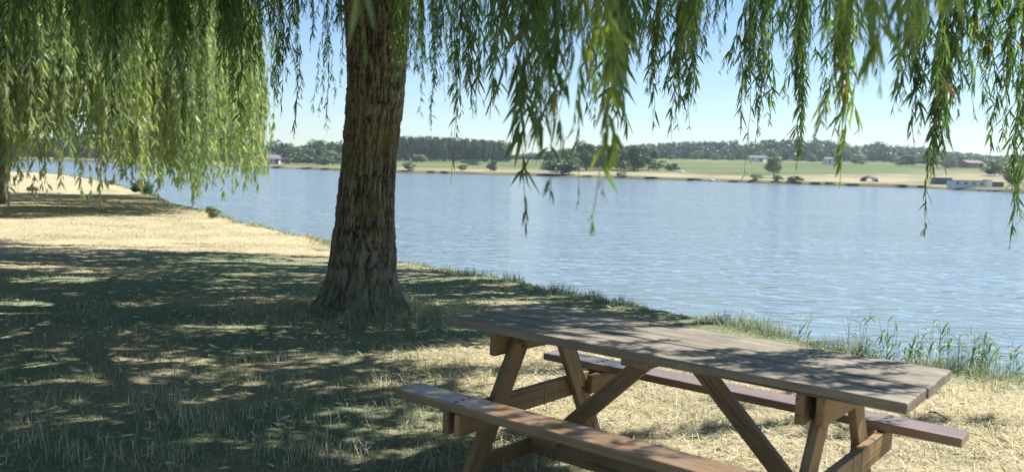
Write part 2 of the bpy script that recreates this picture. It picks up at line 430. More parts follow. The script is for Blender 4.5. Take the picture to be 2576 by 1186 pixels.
def build_ground():
    front = np.radians(np.arange(-42, 42.01, 0.25))
    back = np.radians(np.arange(45, 316, 3.0))
    th = np.concatenate([front, back])
    rr = [0.3]
    while rr[-1] < 1600:
        rr.append(rr[-1] * 1.018 + 0.004)
    rr = np.array(rr)
    TH, RR = np.meshgrid(th, rr)
    X, Y = RR * np.sin(TH), RR * np.cos(TH)
    s = lake_sd(X, Y)
    Z = ground_z(X, Y, True, s)
    nt, nr = len(th), len(rr)
    V = np.stack([X, Y, Z], -1).reshape(-1, 3)
    V = np.concatenate([V, [[0, 0, gz(0, 0)]]])
    i, j = np.meshgrid(np.arange(nr - 1), np.arange(nt), indexing='ij')
    j2 = (j + 1) % nt
    Q = np.stack([i * nt + j, i * nt + j2, (i + 1) * nt + j2, (i + 1) * nt + j], -1).reshape(-1, 4)[:, ::-1]
    c = len(V) - 1
    T = np.stack([np.arange(nt), (np.arange(nt) + 1) % nt, np.full(nt, c)], -1)
    x, y = V[:, 0], V[:, 1]
    sv = np.concatenate([s.ravel(), [5.0]])
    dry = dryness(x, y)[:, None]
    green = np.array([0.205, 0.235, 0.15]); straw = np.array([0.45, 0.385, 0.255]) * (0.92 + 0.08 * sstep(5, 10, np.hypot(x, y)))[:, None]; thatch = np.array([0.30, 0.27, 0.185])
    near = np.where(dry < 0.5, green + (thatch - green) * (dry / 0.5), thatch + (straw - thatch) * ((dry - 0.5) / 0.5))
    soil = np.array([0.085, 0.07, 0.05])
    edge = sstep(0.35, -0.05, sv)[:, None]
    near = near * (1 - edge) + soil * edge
    u = x / np.maximum(np.abs(y), 1.0) * F_PX + 1288
    nz = fbm(x * 0.02, y * 0.05, 0, 41, 4); nz2 = fbm(x * 0.12, y * 0.12, 0, 51, 3)
    straw_w = np.interp(u, [0, 800, 1000, 1400, 1900, 2150, 2350, 2600], [8, 9, 30, 44, 26, 55, 100, 110])
    g = sstep(0.55, 1.25, sv / straw_w + 1.0 * (nz - 0.5))[:, None]
    nz3 = fbm(x * 0.05, y * 0.16, 0, 61, 4); fstraw = np.array([0.275, 0.245, 0.16]) * (0.45 + 1.1 * nz2[:, None]) * (1 - 0.35 * sstep(0.52, 0.66, nz3)[:, None] * np.array([1, 0.8, 0.9])); fgreen = np.array([0.11, 0.145, 0.062]) * (0.6 + 0.8 * nz3[:, None]) * (1 + np.array([0.5, 0.2, 0.3]) * sstep(0.5, 0.7, nz)[:, None])
    farc = fstraw * (1 - g) + fgreen * g
    verge = (sstep(6.5, 1.0, sv + 9 * (nz2 - 0.5)) * 0.9)[:, None]
    farc = farc * (1 - verge) + np.array([0.16, 0.165, 0.075]) * verge
    fedge = sstep(2.6, 0.6, sv + 2 * (nz2 - 0.5))[:, None]
    farc = farc * (1 - fedge) + np.array([0.075, 0.07, 0.05]) * fedge
    far = sstep(95, 130, y + 0.25 * np.abs(x))[:, None]
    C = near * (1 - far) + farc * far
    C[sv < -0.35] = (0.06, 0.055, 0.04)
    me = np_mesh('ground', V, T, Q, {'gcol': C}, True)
    m, nt_, nd, lk = new_mat('ground_soil_and_straw')
    at = N(nd, 'ShaderNodeAttribute', attribute_name='gcol')
    geo = N(nd, 'ShaderNodeNewGeometry')
    n1 = N(nd, 'ShaderNodeTexNoise', inp={'Scale': 28, 'Detail': 8, 'Roughness': 0.75}); lk.new(geo.outputs['Position'], n1.inputs['Vector'])
    n2 = N(nd, 'ShaderNodeTexNoise', inp={'Scale': 2.3, 'Detail': 6, 'Roughness': 0.65}); lk.new(geo.outputs['Position'], n2.inputs['Vector'])
    r1 = ramp(nd, [(0.28, (0.5, 0.5, 0.5)), (0.72, (1.4, 1.38, 1.34))]); lk.new(n1.outputs[0], r1.inputs[0])
    r2 = ramp(nd, [(0.25, (0.78, 0.82, 0.74)), (0.75, (1.16, 1.12, 1.1))]); lk.new(n2.outputs[0], r2.inputs[0])
    a = N(nd, 'ShaderNodeMix', data_type='RGBA', blend_type='MULTIPLY', inp={0: 1.0}); lk.new(at.outputs['Color'], a.inputs[6]); lk.new(r1.outputs[0], a.inputs[7])
    b = N(nd, 'ShaderNodeMix', data_type='RGBA', blend_type='MULTIPLY', inp={0: 1.0}); lk.new(a.outputs[2], b.inputs[6]); lk.new(r2.outputs[0], b.inputs[7])
    p = N(nd, 'ShaderNodeBsdfPrincipled', inp={'Roughness': 0.95, 'Specular IOR Level': 0.1}); lk.new(b.outputs[2], p.inputs['Base Color'])
    bp = N(nd, 'ShaderNodeBump', inp={'Strength': 0.7, 'Distance': 0.02}); lk.new(n1.outputs[0], bp.inputs['Height']); lk.new(bp.outputs[0], p.inputs['Normal'])
    o = N(nd, 'ShaderNodeOutputMaterial'); lk.new(p.outputs[0], o.inputs[0])
    tag(mesh_obj('ground', me, m), kind='structure')
build_ground()

def build_water():
    xs = np.array([-400, 400.0]); ys = np.array([-200, 500.0])
    V = np.array([[-420, -160, WATER_Z], [420, -160, WATER_Z], [420, 420, WATER_Z], [-420, 420, WATER_Z]])
    me = np_mesh('water', V, None, [[0, 1, 2, 3]])
    m, nt_, nd, lk = new_mat('lake_water')
    geo = N(nd, 'ShaderNodeNewGeometry')
    n3 = N(nd, 'ShaderNodeTexNoise', inp={'Scale': 0.09, 'Detail': 3, 'Roughness': 0.6})
    m3 = N(nd, 'ShaderNodeMapping', inp={'Rotation': (0, 0, R(-10)), 'Scale': (0.5, 1.3, 1)}); lk.new(geo.outputs['Position'], m3.inputs[0]); lk.new(m3.outputs[0], n3.inputs['Vector'])
    amp = N(nd, 'ShaderNodeMapRange', inp={1: 0.35, 2: 0.65, 3: 0.55, 4: 1.25}); lk.new(n3.outputs[0], amp.inputs[0])
    tot = None
    for rot, lam, dist, ds, w in ((-9, 0.36, 7.0, 1.2, 0.017), (17, 0.24, 6.0, 1.3, 0.010), (-31, 0.6, 8.0, 1.4, 0.020), (4, 1.5, 9.0, 1.2, 0.024)):
        mp = N(nd, 'ShaderNodeMapping', inp={'Rotation': (0, 0, R(rot)), 'Scale': (0.8, 1, 1)}); lk.new(geo.outputs['Position'], mp.inputs[0])
        wv = N(nd, 'ShaderNodeTexWave', wave_type='BANDS', bands_direction='Y', wave_profile='SIN', inp={'Scale': 2 * math.pi / (20 * lam), 'Distortion': dist, 'Detail': 2.0, 'Detail Scale': ds, 'Detail Roughness': 0.5})
        lk.new(mp.outputs[0], wv.inputs['Vector'])
        k = N(nd, 'ShaderNodeMath', operation='MULTIPLY', inp={1: w}); lk.new(wv.outputs['Fac'], k.inputs[0])
        if tot is None: tot = k
        else:
            q = N(nd, 'ShaderNodeMath', operation='ADD'); lk.new(tot.outputs[0], q.inputs[0]); lk.new(k.outputs[0], q.inputs[1]); tot = q
    hm = N(nd, 'ShaderNodeMath', operation='MULTIPLY'); lk.new(tot.outputs[0], hm.inputs[0]); lk.new(amp.outputs[0], hm.inputs[1])
    bp = N(nd, 'ShaderNodeBump', inp={'Strength': 1.0, 'Distance': 1.0}); lk.new(hm.outputs[0], bp.inputs['Height'])
    p = N(nd, 'ShaderNodeBsdfPrincipled', inp={'Base Color': (0.16, 0.215, 0.255, 1), 'Roughness': 0.1, 'IOR': 1.33, 'Specular IOR Level': 0.5})
    lk.new(bp.outputs[0], p.inputs['Normal'])
    o = N(nd, 'ShaderNodeOutputMaterial'); lk.new(p.outputs[0], o.inputs[0])
    tag(mesh_obj('water', me, m), kind='structure')
build_water()

# ------------------------------------------------------------------ leaves and withes
def leaf_arrays(P, D, L, W, rng, droop=0.35, fold=0.18):
    n = len(P)
    rv = rng.normal(size=(n, 3)); rv[:, 2] *= 0.35
    S = np.cross(D, rv); S /= np.linalg.norm(S, axis=1)[:, None] + 1e-9
    Nn = np.cross(S, D)
    tw = rng.normal(0, 0.5, n)[:, None]
    down = np.array([0, 0, -1.0])
    def c(t): return P + D * (L * t)[:, None] + (down * droop + Nn * tw * 0.3) * (L * t * t)[:, None]
    t1, t2 = 0.3, 0.66
    c1, c2 = c(np.full(n, t1)), c(np.full(n, t2))
    w1, w2 = (W * 0.5)[:, None], (W * 0.36)[:, None]
    up = Nn * fold
    V = np.stack([P, c1 + S * w1 + up * w1, c1 - S * w1 + up * w1, c2 + S * w2, c2 - S * w2, c(np.ones(n))], 1).reshape(-1, 3)
    b = (np.arange(n) * 6)[:, None]
    T = np.concatenate([b + [0, 1, 2], b + [3, 5, 4]])
    Q = b + [1, 3, 4, 2]
    return V, T, Q

DOWN = np.array([0, 0, -1.0])
def hang_curve(top, length, rng, n=14, sway=0.05, lean=(0, 0)):
    t = np.linspace(0, 1, n)
    ph = rng.uniform(0, 6.28, 4); a = rng.normal(0, sway, 2)
    x = top[0] + a[0] * np.sin(3.0 * t + ph[0]) * t + lean[0] * t + 0.012 * np.sin(14 * t + ph[2])
    y = top[1] + a[1] * np.sin(3.0 * t + ph[1]) * t + lean[1] * t + 0.012 * np.sin(13 * t + ph[3])
    z = top[2] - length * t
    return np.stack([x, y, z], 1)

def add_withe(acc, curve, rng, spacing, leaf=0.09, wid=0.15, tint=0.5, stem_r=0.0018, spread=0.55, tint_sd=0.16, stem=True, skip_top=0.0, brown=0.02):
    seg = np.linalg.norm(np.diff(curve, axis=0), axis=1); cum = np.concatenate([[0], np.cumsum(seg)])
    Lt = cum[-1]
    n = max(2, int(Lt * (1 - skip_top) / spacing))
    s = np.sort(rng.uniform(Lt * skip_top, Lt, n))
    P = np.stack([np.interp(s, cum, curve[:, k]) for k in range(3)], 1)
    az = rng.uniform(0, 6.283, n)
    phi = np.abs(rng.normal(spread, 0.24, n))
    D = np.stack([np.sin(phi) * np.cos(az), np.sin(phi) * np.sin(az), -np.cos(phi)], 1)
    tipf = np.clip((Lt - s) / 0.12, 0.45, 1)
    L = leaf * rng.uniform(0.6, 1.2, n) * tipf
    W = L * wid * rng.uniform(0.85, 1.25, n)
    V, T, Q = leaf_arrays(P, D, L, W, rng)
    tv = np.clip(rng.normal(tint, tint_sd, n), 0.08, 1)
    tv = np.where(rng.random(n) < brown, 0.0, tv)
    acc.add(V, T, Q, np.concatenate([tv, tv]), tv)
    if stem:
        k = max(2, min(len(curve), 9))
        ii = np.linspace(0, len(curve) - 1, k).astype(int)
        V, T, Q = tube_arrays(curve[ii], np.linspace(stem_r * 1.6, stem_r * 0.6, k), 3, False)
        acc.add(V, None, Q, 0.5, 0.93)

def spray(acc, px, py, d, seed, n_side=6, width=0.10, leaf=0.09, tint=0.45, top_z=None, spacing=0.0145, lean_top=0.0, bare=0.0, wid=0.15, body=0.9, spread=0.5):
    """one hanging branch: a main withe to (px,py) at distance d plus side withes that end higher"""
    rng = np.random.default_rng(seed)
    if d > 3.2: leaf *= 0.80; n_side = int(n_side * 1.15)
    else: leaf *= 0.88
    if px > 2150 and d < 2.0: n_side = max(4, int(n_side * 0.6))
    b = at_d(px, py, d)
    if top_z is None: top_z = CAM_H + 0.205 * d + (rng.uniform(0.9, 1.5) if px < 1560 or d < 2.6 else rng.uniform(0.25, 0.5))
    top = np.array([b[0] + lean_top, b[1] + rng.normal(0, 0.1), top_z])
    c = hang_curve(top, top_z - b[2], rng, 24, 0.035, (b[0] - top[0], b[1] - top[1]))
    c += (np.linspace(0, 1, 24)[:, None]) * (b - c[-1])
    add_withe(acc, c, rng, spacing * 1.15, leaf, wid, tint, 0.0022, spread, skip_top=bare)
    vis = max(0.35, (CAM_H + 0.205 * d - b[2]))        # height seen in the photo
    for i in range(n_side):
        f = rng.uniform(0.0, body) ** 0.8
        zb = b[2] + vis * (0.06 + f * 0.9)
        off = rng.normal(0, width * (0.35 + 0.65 * f), 2)
        ln = rng.uniform(0.45, 1.0) * max(0.5, vis * 0.7)
        k = np.interp(zb + ln, c[::-1, 2], np.arange(24)[::-1]); k0 = int(np.clip(k, 0, 22))
        tp = c[k0] + np.array([off[0] * 0.25, off[1] * 0.25, 0])
        tp[2] = max(tp[2], zb + 0.3)
        cc = hang_curve(tp, tp[2] - zb, rng, 12, 0.02, (off[0], off[1]))
        add_withe(acc, cc, rng, spacing, leaf * rng.uniform(0.75, 1.05), wid, tint + rng.normal(0, 0.07), 0.0013, spread)

# ------------------------------------------------------------------ the big willow
TREE_Y = 8.55
def build_willow():
    base = at_d(905, 790, TREE_Y); base[2] = gz(base[0], base[1])
    root = empty('willow_tree', base)
    tag(root, 'large shady willow with thick leaning furrowed trunk behind the picnic table', 'tree', 'weeping willows on the bank')
    # trunk, outline measured left and right
    Lp = [(772, 800), (788, 768), (803, 735), (822, 690), (835, 620), (845, 560), (852, 480), (860, 400), (866, 300), (871, 200), (869, 100), (864, 0), (858, -90), (846, -170)]
    Rp = [(1022, 800), (1014, 768), (1004, 735), (998, 690), (994, 620), (991, 560), (990, 480), (995, 400), (1004, 330), (1012, 270), (1018, 200), (1025, 100), (1033, 0), (1042, -90), (1056, -170)]
    def prof(pp):
        a = np.array([at_d(x, y, TREE_Y) for x, y in pp]); o = np.argsort(a[:, 2]); return a[o, 2], a[o, 0]
    lz, lx = prof(Lp); rz, rx = prof(Rp)
    z0, z1 = base[2] - 0.12, min(lz[-1], rz[-1]) 
    nz_, nt_ = 330, 260
    zs = z0 + (z1 - z0) * np.linspace(0, 1, nz_)
    xl, xr = np.interp(zs, lz, lx), np.interp(zs, rz, rx)
    cx, rad = (xl + xr) / 2, (xr - xl) / 2
    th = np.arange(nt_) / nt_ * 2 * math.pi
    TH, ZS = np.meshgrid(th, zs)
    hh = ZS - base[2]
    Rr = np.repeat(rad[:, None], nt_, 1)
    lob = np.exp(-np.maximum(hh, 0) / 0.22)
    Rr = Rr * (1 + 0.15 * lob * np.cos(5 * TH + 0.8) + 0.10 * lob * np.cos(8 * TH + 2.0 + 2 * np.sin(TH)) + 0.05 * np.exp(-np.maximum(hh, 0) / 0.6) * np.cos(13 * TH + 1.1))
    px_, py_ = np.cos(TH) * 0.32, np.sin(TH) * 0.32
    wx = (fbm(px_ * 5, py_ * 5, ZS * 2.2, 61, 3) - 0.5) * 0.10
    n1 = noise3((px_ + wx) * 38, (py_ + wx) * 38, ZS * 5.5, 71)
    n2 = noise3((px_ - wx) * 62, (py_ + wx) * 62, ZS * 15, 72)
    n3 = fbm(px_ * 60, py_ * 60, ZS * 34, 73, 3)
    n0 = fbm(px_ * 4, py_ * 4, ZS * 1.2, 74, 2)
    ridge = 1 - np.clip(np.abs(n1 - 0.5) * 4.2, 0, 1)           # furrows
    ridge2 = 1 - np.clip(np.abs(n2 - 0.5) * 5.0, 0, 1)
    crack = np.clip(0.72 - 0.62 * ridge - 0.35 * ridge2 + (n3 - 0.5) * 0.7, 0, 1)
    disp = -0.014 * ridge - 0.009 * ridge2 + (n3 - 0.5) * 0.018 + (n0 - 0.5) * 0.05
    # a knot on the right side
    kz = at_d(1015, 262, TREE_Y)[2]
    kd = np.exp(-((ZS - kz) / 0.06) ** 2 - ((np.mod(TH + 0.5 + math.pi, 2 * math.pi) - math.pi) / 0.28) ** 2)
    disp = disp + kd * 0.045
    Rr = Rr + disp
    V = np.stack([cx[:, None] + np.cos(TH) * Rr, TREE_Y + np.sin(TH) * Rr * 0.97, ZS], -1).reshape(-1, 3) - base
    i, j = np.meshgrid(np.arange(nz_ - 1), np.arange(nt_), indexing='ij')
    Q = np.stack([i * nt_ + j, i * nt_ + (j + 1) % nt_, (i + 1) * nt_ + (j + 1) % nt_, (i + 1) * nt_ + j], -1).reshape(-1, 4)
    me = np_mesh('willow_trunk', V, None, Q, {'crack': crack.ravel()}, True)
    mesh_obj('trunk', me, M_bark, root)
    top = np.array([cx[-1], TREE_Y, z1])
    rng = np.random.default_rng(5)
    for k in range(9):
        a = k / 9 * 2 * math.pi + rng.uniform(-0.2, 0.2)
        reach = rng.uniform(3.5, 6.0); rise = rng.uniform(3.0, 5.0)
        t = np.linspace(0, 1, 26)
        wob = rng.normal(0, 0.25, (4, 3))
        P = np.stack([top[0] + math.cos(a) * (0.12 + reach * t ** 1.25), top[1] + math.sin(a) * (0.12 + reach * t ** 1.25), top[2] - 0.28 + rise * t ** 0.75 * (1 - 0.12 * t)], 1)
        for q in range(4): P += np.sin(t * (q + 1) * 2.2)[:, None] * wob[q] * 0.35 * t[:, None]
        V, T, Q = tube_arrays(P - base, 0.17 * (1 - t) ** 0.8 + 0.02, 12)
        ac = Acc(); ac.add(V, T, Q, 0.5, 0.5)
        mesh_obj('limb', ac.mesh('willow_limb', True, 'crack'), M_bark, root)
    # ---- crown: random hanging withes
    prx = np.array([-80, 0, 60, 150, 210, 285, 350, 450, 520, 605, 650, 700, 735, 780, 820, 860, 940, 1000, 1060, 1110, 1150, 1230, 1300, 1400, 1500, 1560, 1620, 1700, 1750, 1790, 1830, 1880, 1920, 1960, 2005, 2050, 2110, 2200, 2250, 2320, 2360, 2400, 2440, 2480, 2530, 2576, 2660])
    prv = np.array([200, 200, 260, 90, 130, 330, 110, 240, 160, 320, 190, 240, 330, 110, 330, 120, 30, 210, 240, 330, 350, 250, 320, 350, 340, 330, 260, 320, 270, 90, 170, 330, 200, 160, 400, 200, 330, 220, 200, 400, 240, 140, 130, 330, 360, 520, 560])
    sh_poly = np.array([(-15, 14.3)] + [tuple(at_z(a, b)[:2]) for a, b in [(60, 600), (180, 608), (300, 619), (450, 622), (600, 616), (830, 632), (1000, 650)]] + [(1.5, 12.5), (4.5, 10.0)] +
                       [tuple(at_z(a, b)[:2]) for a, b in [(1750, 800), (1500, 846), (1330, 862), (1250, 885), (1190, 930), (1250, 1000), (1340, 1060), (1430, 1110), (1500, 1186)]] + [(0.5, 2.8), (0.5, 1.0), (0, -3), (-15, -5)])
    acc = Acc()
    rng = np.random.default_rng(11)
    n_ok, n_vis, tries = 0, 0, 0
    tx, ty = base[0] + 0.1, TREE_Y
    while tries < 14000 and n_ok < 1480:
        tries += 1
        rr = 8.6 * math.sqrt(rng.random()); aa = rng.uniform(0, 6.283)
        x, y = tx + rr * math.cos(aa), ty + rr * math.sin(aa)
        zt_max = 10.4 - 0.042 * rr * rr
        zt = zt_max - abs(rng.normal(0, 1.2))
        if rng.random() < 0.45: zb = rng.uniform(1.6, 3.6)
        else: zb = max(2.6, zt - rng.uniform(1.5, 4.0))
        zt = min(zt, zb + rng.uniform(3.2, 5.2))
        # keep what hangs into the picture above the measured lower edge of the foliage
        u, v = proj([[x, y, zb]]); u, v = u[0], v[0]
        inview = y > 0.3 and -150 < u < 2720
        if y > -0.5 and math.hypot(x, y) < 2.7 and zb < 3.3: zb = 3.4; zt = max(zt, zb + 1.5); inview = False
        if inview:
            lim = np.interp(u, prx, prv)
            if v > lim * 1.0:
                tgt = lim * (1 - 0.85 * rng.random() ** 1.6) if rng.random() < 0.75 else -60 * rng.random()
                for _ in range(12):
                    u, v = proj([[x, y, zb]]); u, v = u[0], v[0]
                    if v <= tgt: break
                    zb += 0.03 + (v - tgt) / F_PX * y * 0.8
                zt = max(zt, zb + 1.8)
            # a few real gaps where the sky shows
            if v > 0 and any(abs(u - g) < w for g, w in ((1815, 42), (665, 20), (788, 14), (2430, 40), (1060, 20), (2070, 18), (1215, 14), (1615, 14), (1955, 14), (1410, 12))) and rng.random() < 0.75: continue
            if v > 0 and 1030 < u < 2576 and y < 7.5 and rng.random() < 0.5: continue
            if v > 0 and 1020 < u < 1300 and rng.random() < 0.35: continue
            if v > 30 and 655 < u < 870 and rng.random() < 0.5: continue
        # the crown is open where the photo's ground is in the sun
        hs = np.linspace(zb, zt, 7)
        gx, gy = x - SUN[0] / SUN[2] * hs, y - SUN[1] / SUN[2] * hs
        sd = poly_sd(sh_poly, gx, gy)
        bad = (sd > 0.05).mean()
        # the right half of the tabletop lies mostly in the sun
        tx_, ty_ = x - SUN[0] / SUN[2] * (hs - 0.75) - 0.7235, y - SUN[1] / SUN[2] * (hs - 0.75) - 3.6148
        l1, l2 = tx_ * 0.7817 - ty_ * 0.6237, tx_ * 0.6237 + ty_ * 0.7817
        if ((l1 > -0.05) & (l1 < 1.1) & (np.abs(l2) < 0.45)).any() and rng.random() < 0.9: continue
        if bad > 0.0 and not (inview and v > 0 and bad < 0.6 and rng.random() < 0.3):
            if bad < 0.5 and not inview:
                # cut the withe to the shaded part
                ok = sd <= 0.05
                hz = hs[ok]
                if hz.max() - hz.min() < 1.0: continue
                zb, zt = hz.min(), hz.max()
            elif rng.random() < 0.97: continue
        n_ok += 1
        vis = inview and v > 0
        n_vis += vis
        k = 3 if vis else 2
        tint = 0.40 + rng.normal(0, 0.10)
        for q in range(k):
            ox, oy = rng.normal(0, 0.13, 2)
            zq = zb + (0 if q == 0 else rng.uniform(0.1, 0.9))
            ztq = max(zt - rng.uniform(0, 0.6), zq + 0.8)
            zs_ = CAM_H + 0.22 * max(y, 1.0) + 0.3
            if zq < zs_ and ztq > zs_:
                cv = hang_curve((x + ox, y + oy, zs_), zs_ - zq, rng, 12, 0.06)
                add_withe(acc, cv, rng, 0.016, 0.080, 0.155, tint, 0.0018, 0.5)
                cv = hang_curve((x + ox * 0.5, y + oy * 0.5, ztq), ztq - zs_, rng, 6, 0.05, (ox * 0.5, oy * 0.5))
                add_withe(acc, cv, rng, 0.055, 0.24, 0.24, tint, 0.004, 0.6)
            elif zq >= zs_:
                cv = hang_curve((x + ox, y + oy, ztq), ztq - zq, rng, 6, 0.1)
                add_withe(acc, cv, rng, 0.055, 0.27, 0.25, tint, 0.004, 0.7)
            else:
                cv = hang_curve((x + ox, y + oy, ztq), ztq - zq, rng, 10, 0.06)
                add_withe(acc, cv, rng, 0.022, 0.085, 0.155, tint, 0.002, 0.5)
    print('crown withes', n_ok, 'visible', n_vis, 'tries', tries)
    # tufts added high over the table, out of view, to throw leaf shade on its left half and a little on the right end
    a = R(-38.587); ca, sa = math.cos(a), math.sin(a)
    for q in range(50):
        if q < 36: lx_, ly_ = rng.uniform(-1.3, -0.1), rng.uniform(-0.75, 0.45)
        elif q < 42: lx_, ly_ = rng.uniform(-0.1, 0.4), rng.uniform(-0.75, -0.05)
        else: lx_, ly_ = rng.normal(0.64, 0.12), rng.normal(-0.17, 0.05)
        hq = rng.uniform(1.95, 3.2)
        tp = np.array([0.7235 + lx_ * ca - ly_ * sa, 3.6148 + lx_ * sa + ly_ * ca, 0.7]) + SUN / SUN[2] * hq
        for k in range(5):
            ln = rng.uniform(0.25, 0.6)
            cv = hang_curve(tp + rng.normal(0, 0.07, 3) + np.array([0, 0, ln * 0.5]), ln, rng, 6, 0.05)
            add_withe(acc, cv, rng, 0.014, 0.085, 0.18, 0.42, 0.0018, 0.6)
    me = acc.mesh('willow_crown', False, 'tint', base)
    mesh_obj('crown', me, M_leaf, root)
    # ---- the hanging branches one can tell apart
    HB = [  # px, py of the tip, distance, side withes, width, leaf, tint, options
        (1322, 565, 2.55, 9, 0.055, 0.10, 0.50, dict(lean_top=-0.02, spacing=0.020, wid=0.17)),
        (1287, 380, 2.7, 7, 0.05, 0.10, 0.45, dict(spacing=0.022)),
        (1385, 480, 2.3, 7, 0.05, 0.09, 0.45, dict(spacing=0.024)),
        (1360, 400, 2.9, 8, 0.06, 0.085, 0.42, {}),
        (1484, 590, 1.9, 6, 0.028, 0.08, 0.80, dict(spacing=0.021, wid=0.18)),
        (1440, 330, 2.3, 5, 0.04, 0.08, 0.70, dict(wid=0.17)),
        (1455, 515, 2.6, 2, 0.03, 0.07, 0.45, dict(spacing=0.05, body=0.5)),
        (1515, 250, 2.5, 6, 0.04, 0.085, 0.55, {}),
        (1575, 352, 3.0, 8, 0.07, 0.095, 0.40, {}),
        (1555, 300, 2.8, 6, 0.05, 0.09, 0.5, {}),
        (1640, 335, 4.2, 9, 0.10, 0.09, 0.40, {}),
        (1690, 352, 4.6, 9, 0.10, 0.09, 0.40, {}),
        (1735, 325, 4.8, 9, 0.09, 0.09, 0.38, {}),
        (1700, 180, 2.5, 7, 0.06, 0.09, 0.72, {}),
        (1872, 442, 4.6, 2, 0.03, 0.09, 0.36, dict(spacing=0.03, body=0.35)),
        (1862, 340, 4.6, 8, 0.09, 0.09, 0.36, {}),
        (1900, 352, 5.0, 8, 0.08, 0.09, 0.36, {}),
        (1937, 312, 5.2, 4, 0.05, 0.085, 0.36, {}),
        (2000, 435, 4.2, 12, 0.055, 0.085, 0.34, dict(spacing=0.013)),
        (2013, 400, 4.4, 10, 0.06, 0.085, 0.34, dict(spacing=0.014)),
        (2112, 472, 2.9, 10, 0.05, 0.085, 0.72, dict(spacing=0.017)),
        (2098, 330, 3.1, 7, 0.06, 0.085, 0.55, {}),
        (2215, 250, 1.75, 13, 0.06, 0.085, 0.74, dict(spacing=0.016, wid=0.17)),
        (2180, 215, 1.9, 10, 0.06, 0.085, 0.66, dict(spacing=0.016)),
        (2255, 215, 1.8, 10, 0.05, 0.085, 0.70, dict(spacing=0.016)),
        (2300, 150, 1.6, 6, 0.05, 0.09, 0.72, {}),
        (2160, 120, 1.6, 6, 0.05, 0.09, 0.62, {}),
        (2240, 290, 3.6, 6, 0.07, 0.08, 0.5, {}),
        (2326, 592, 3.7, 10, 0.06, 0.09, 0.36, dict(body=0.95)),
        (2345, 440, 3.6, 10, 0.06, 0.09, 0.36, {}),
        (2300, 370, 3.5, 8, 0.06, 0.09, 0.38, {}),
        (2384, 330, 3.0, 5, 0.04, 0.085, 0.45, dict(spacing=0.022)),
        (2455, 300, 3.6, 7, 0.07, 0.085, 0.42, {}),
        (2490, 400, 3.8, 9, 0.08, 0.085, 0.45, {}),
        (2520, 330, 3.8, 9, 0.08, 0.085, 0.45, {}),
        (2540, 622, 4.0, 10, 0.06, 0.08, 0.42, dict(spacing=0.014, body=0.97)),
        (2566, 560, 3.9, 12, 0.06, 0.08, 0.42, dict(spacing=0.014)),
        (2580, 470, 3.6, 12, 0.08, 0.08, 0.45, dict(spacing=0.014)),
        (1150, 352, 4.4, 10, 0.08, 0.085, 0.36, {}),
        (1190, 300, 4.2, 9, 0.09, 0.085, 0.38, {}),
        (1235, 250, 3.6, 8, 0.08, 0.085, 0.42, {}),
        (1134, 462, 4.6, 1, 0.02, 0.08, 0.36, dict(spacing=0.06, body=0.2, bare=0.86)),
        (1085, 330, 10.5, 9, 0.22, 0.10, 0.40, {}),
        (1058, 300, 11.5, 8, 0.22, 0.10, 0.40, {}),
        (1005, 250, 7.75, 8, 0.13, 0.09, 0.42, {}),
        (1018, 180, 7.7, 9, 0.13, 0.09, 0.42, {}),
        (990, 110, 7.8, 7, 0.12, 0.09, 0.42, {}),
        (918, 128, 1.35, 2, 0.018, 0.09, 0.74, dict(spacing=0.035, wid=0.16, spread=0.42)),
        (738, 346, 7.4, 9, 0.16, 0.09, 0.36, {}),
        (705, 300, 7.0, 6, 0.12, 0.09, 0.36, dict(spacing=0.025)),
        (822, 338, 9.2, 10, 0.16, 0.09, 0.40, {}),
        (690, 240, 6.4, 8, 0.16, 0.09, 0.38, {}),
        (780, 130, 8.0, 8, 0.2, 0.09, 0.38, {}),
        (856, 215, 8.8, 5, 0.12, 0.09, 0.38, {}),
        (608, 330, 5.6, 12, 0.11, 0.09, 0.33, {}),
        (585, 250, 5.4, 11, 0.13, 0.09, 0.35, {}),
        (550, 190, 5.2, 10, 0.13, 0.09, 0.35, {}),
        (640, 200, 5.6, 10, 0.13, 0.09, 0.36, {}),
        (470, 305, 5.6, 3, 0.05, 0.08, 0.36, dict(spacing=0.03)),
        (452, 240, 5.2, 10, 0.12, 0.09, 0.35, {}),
        (425, 190, 5.0, 9, 0.12, 0.09, 0.36, {}),
        (278, 320, 5.2, 9, 0.09, 0.09, 0.33, dict(spacing=0.015)),
        (268, 230, 5.0, 9, 0.10, 0.09, 0.34, {}),
        (355, 110, 4.8, 9, 0.12, 0.09, 0.36, {}),
        (180, 110, 4.8, 9, 0.13, 0.09, 0.38, {}),
        (60, 140, 4.6, 10, 0.14, 0.09, 0.40, {}),
        (110, 90, 4.6, 10, 0.14, 0.09, 0.40, {}),
        (20, 170, 4.8, 9, 0.12, 0.09, 0.40, {}),
    ]
    for i, (px, py, d, ns, w, lf, tn, opt) in enumerate(HB):
        ac = Acc()
        b = at_d(px, py, d)
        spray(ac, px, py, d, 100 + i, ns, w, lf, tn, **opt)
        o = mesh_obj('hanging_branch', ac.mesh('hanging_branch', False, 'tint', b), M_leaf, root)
        o.location = b - base
    return root
build_willow()

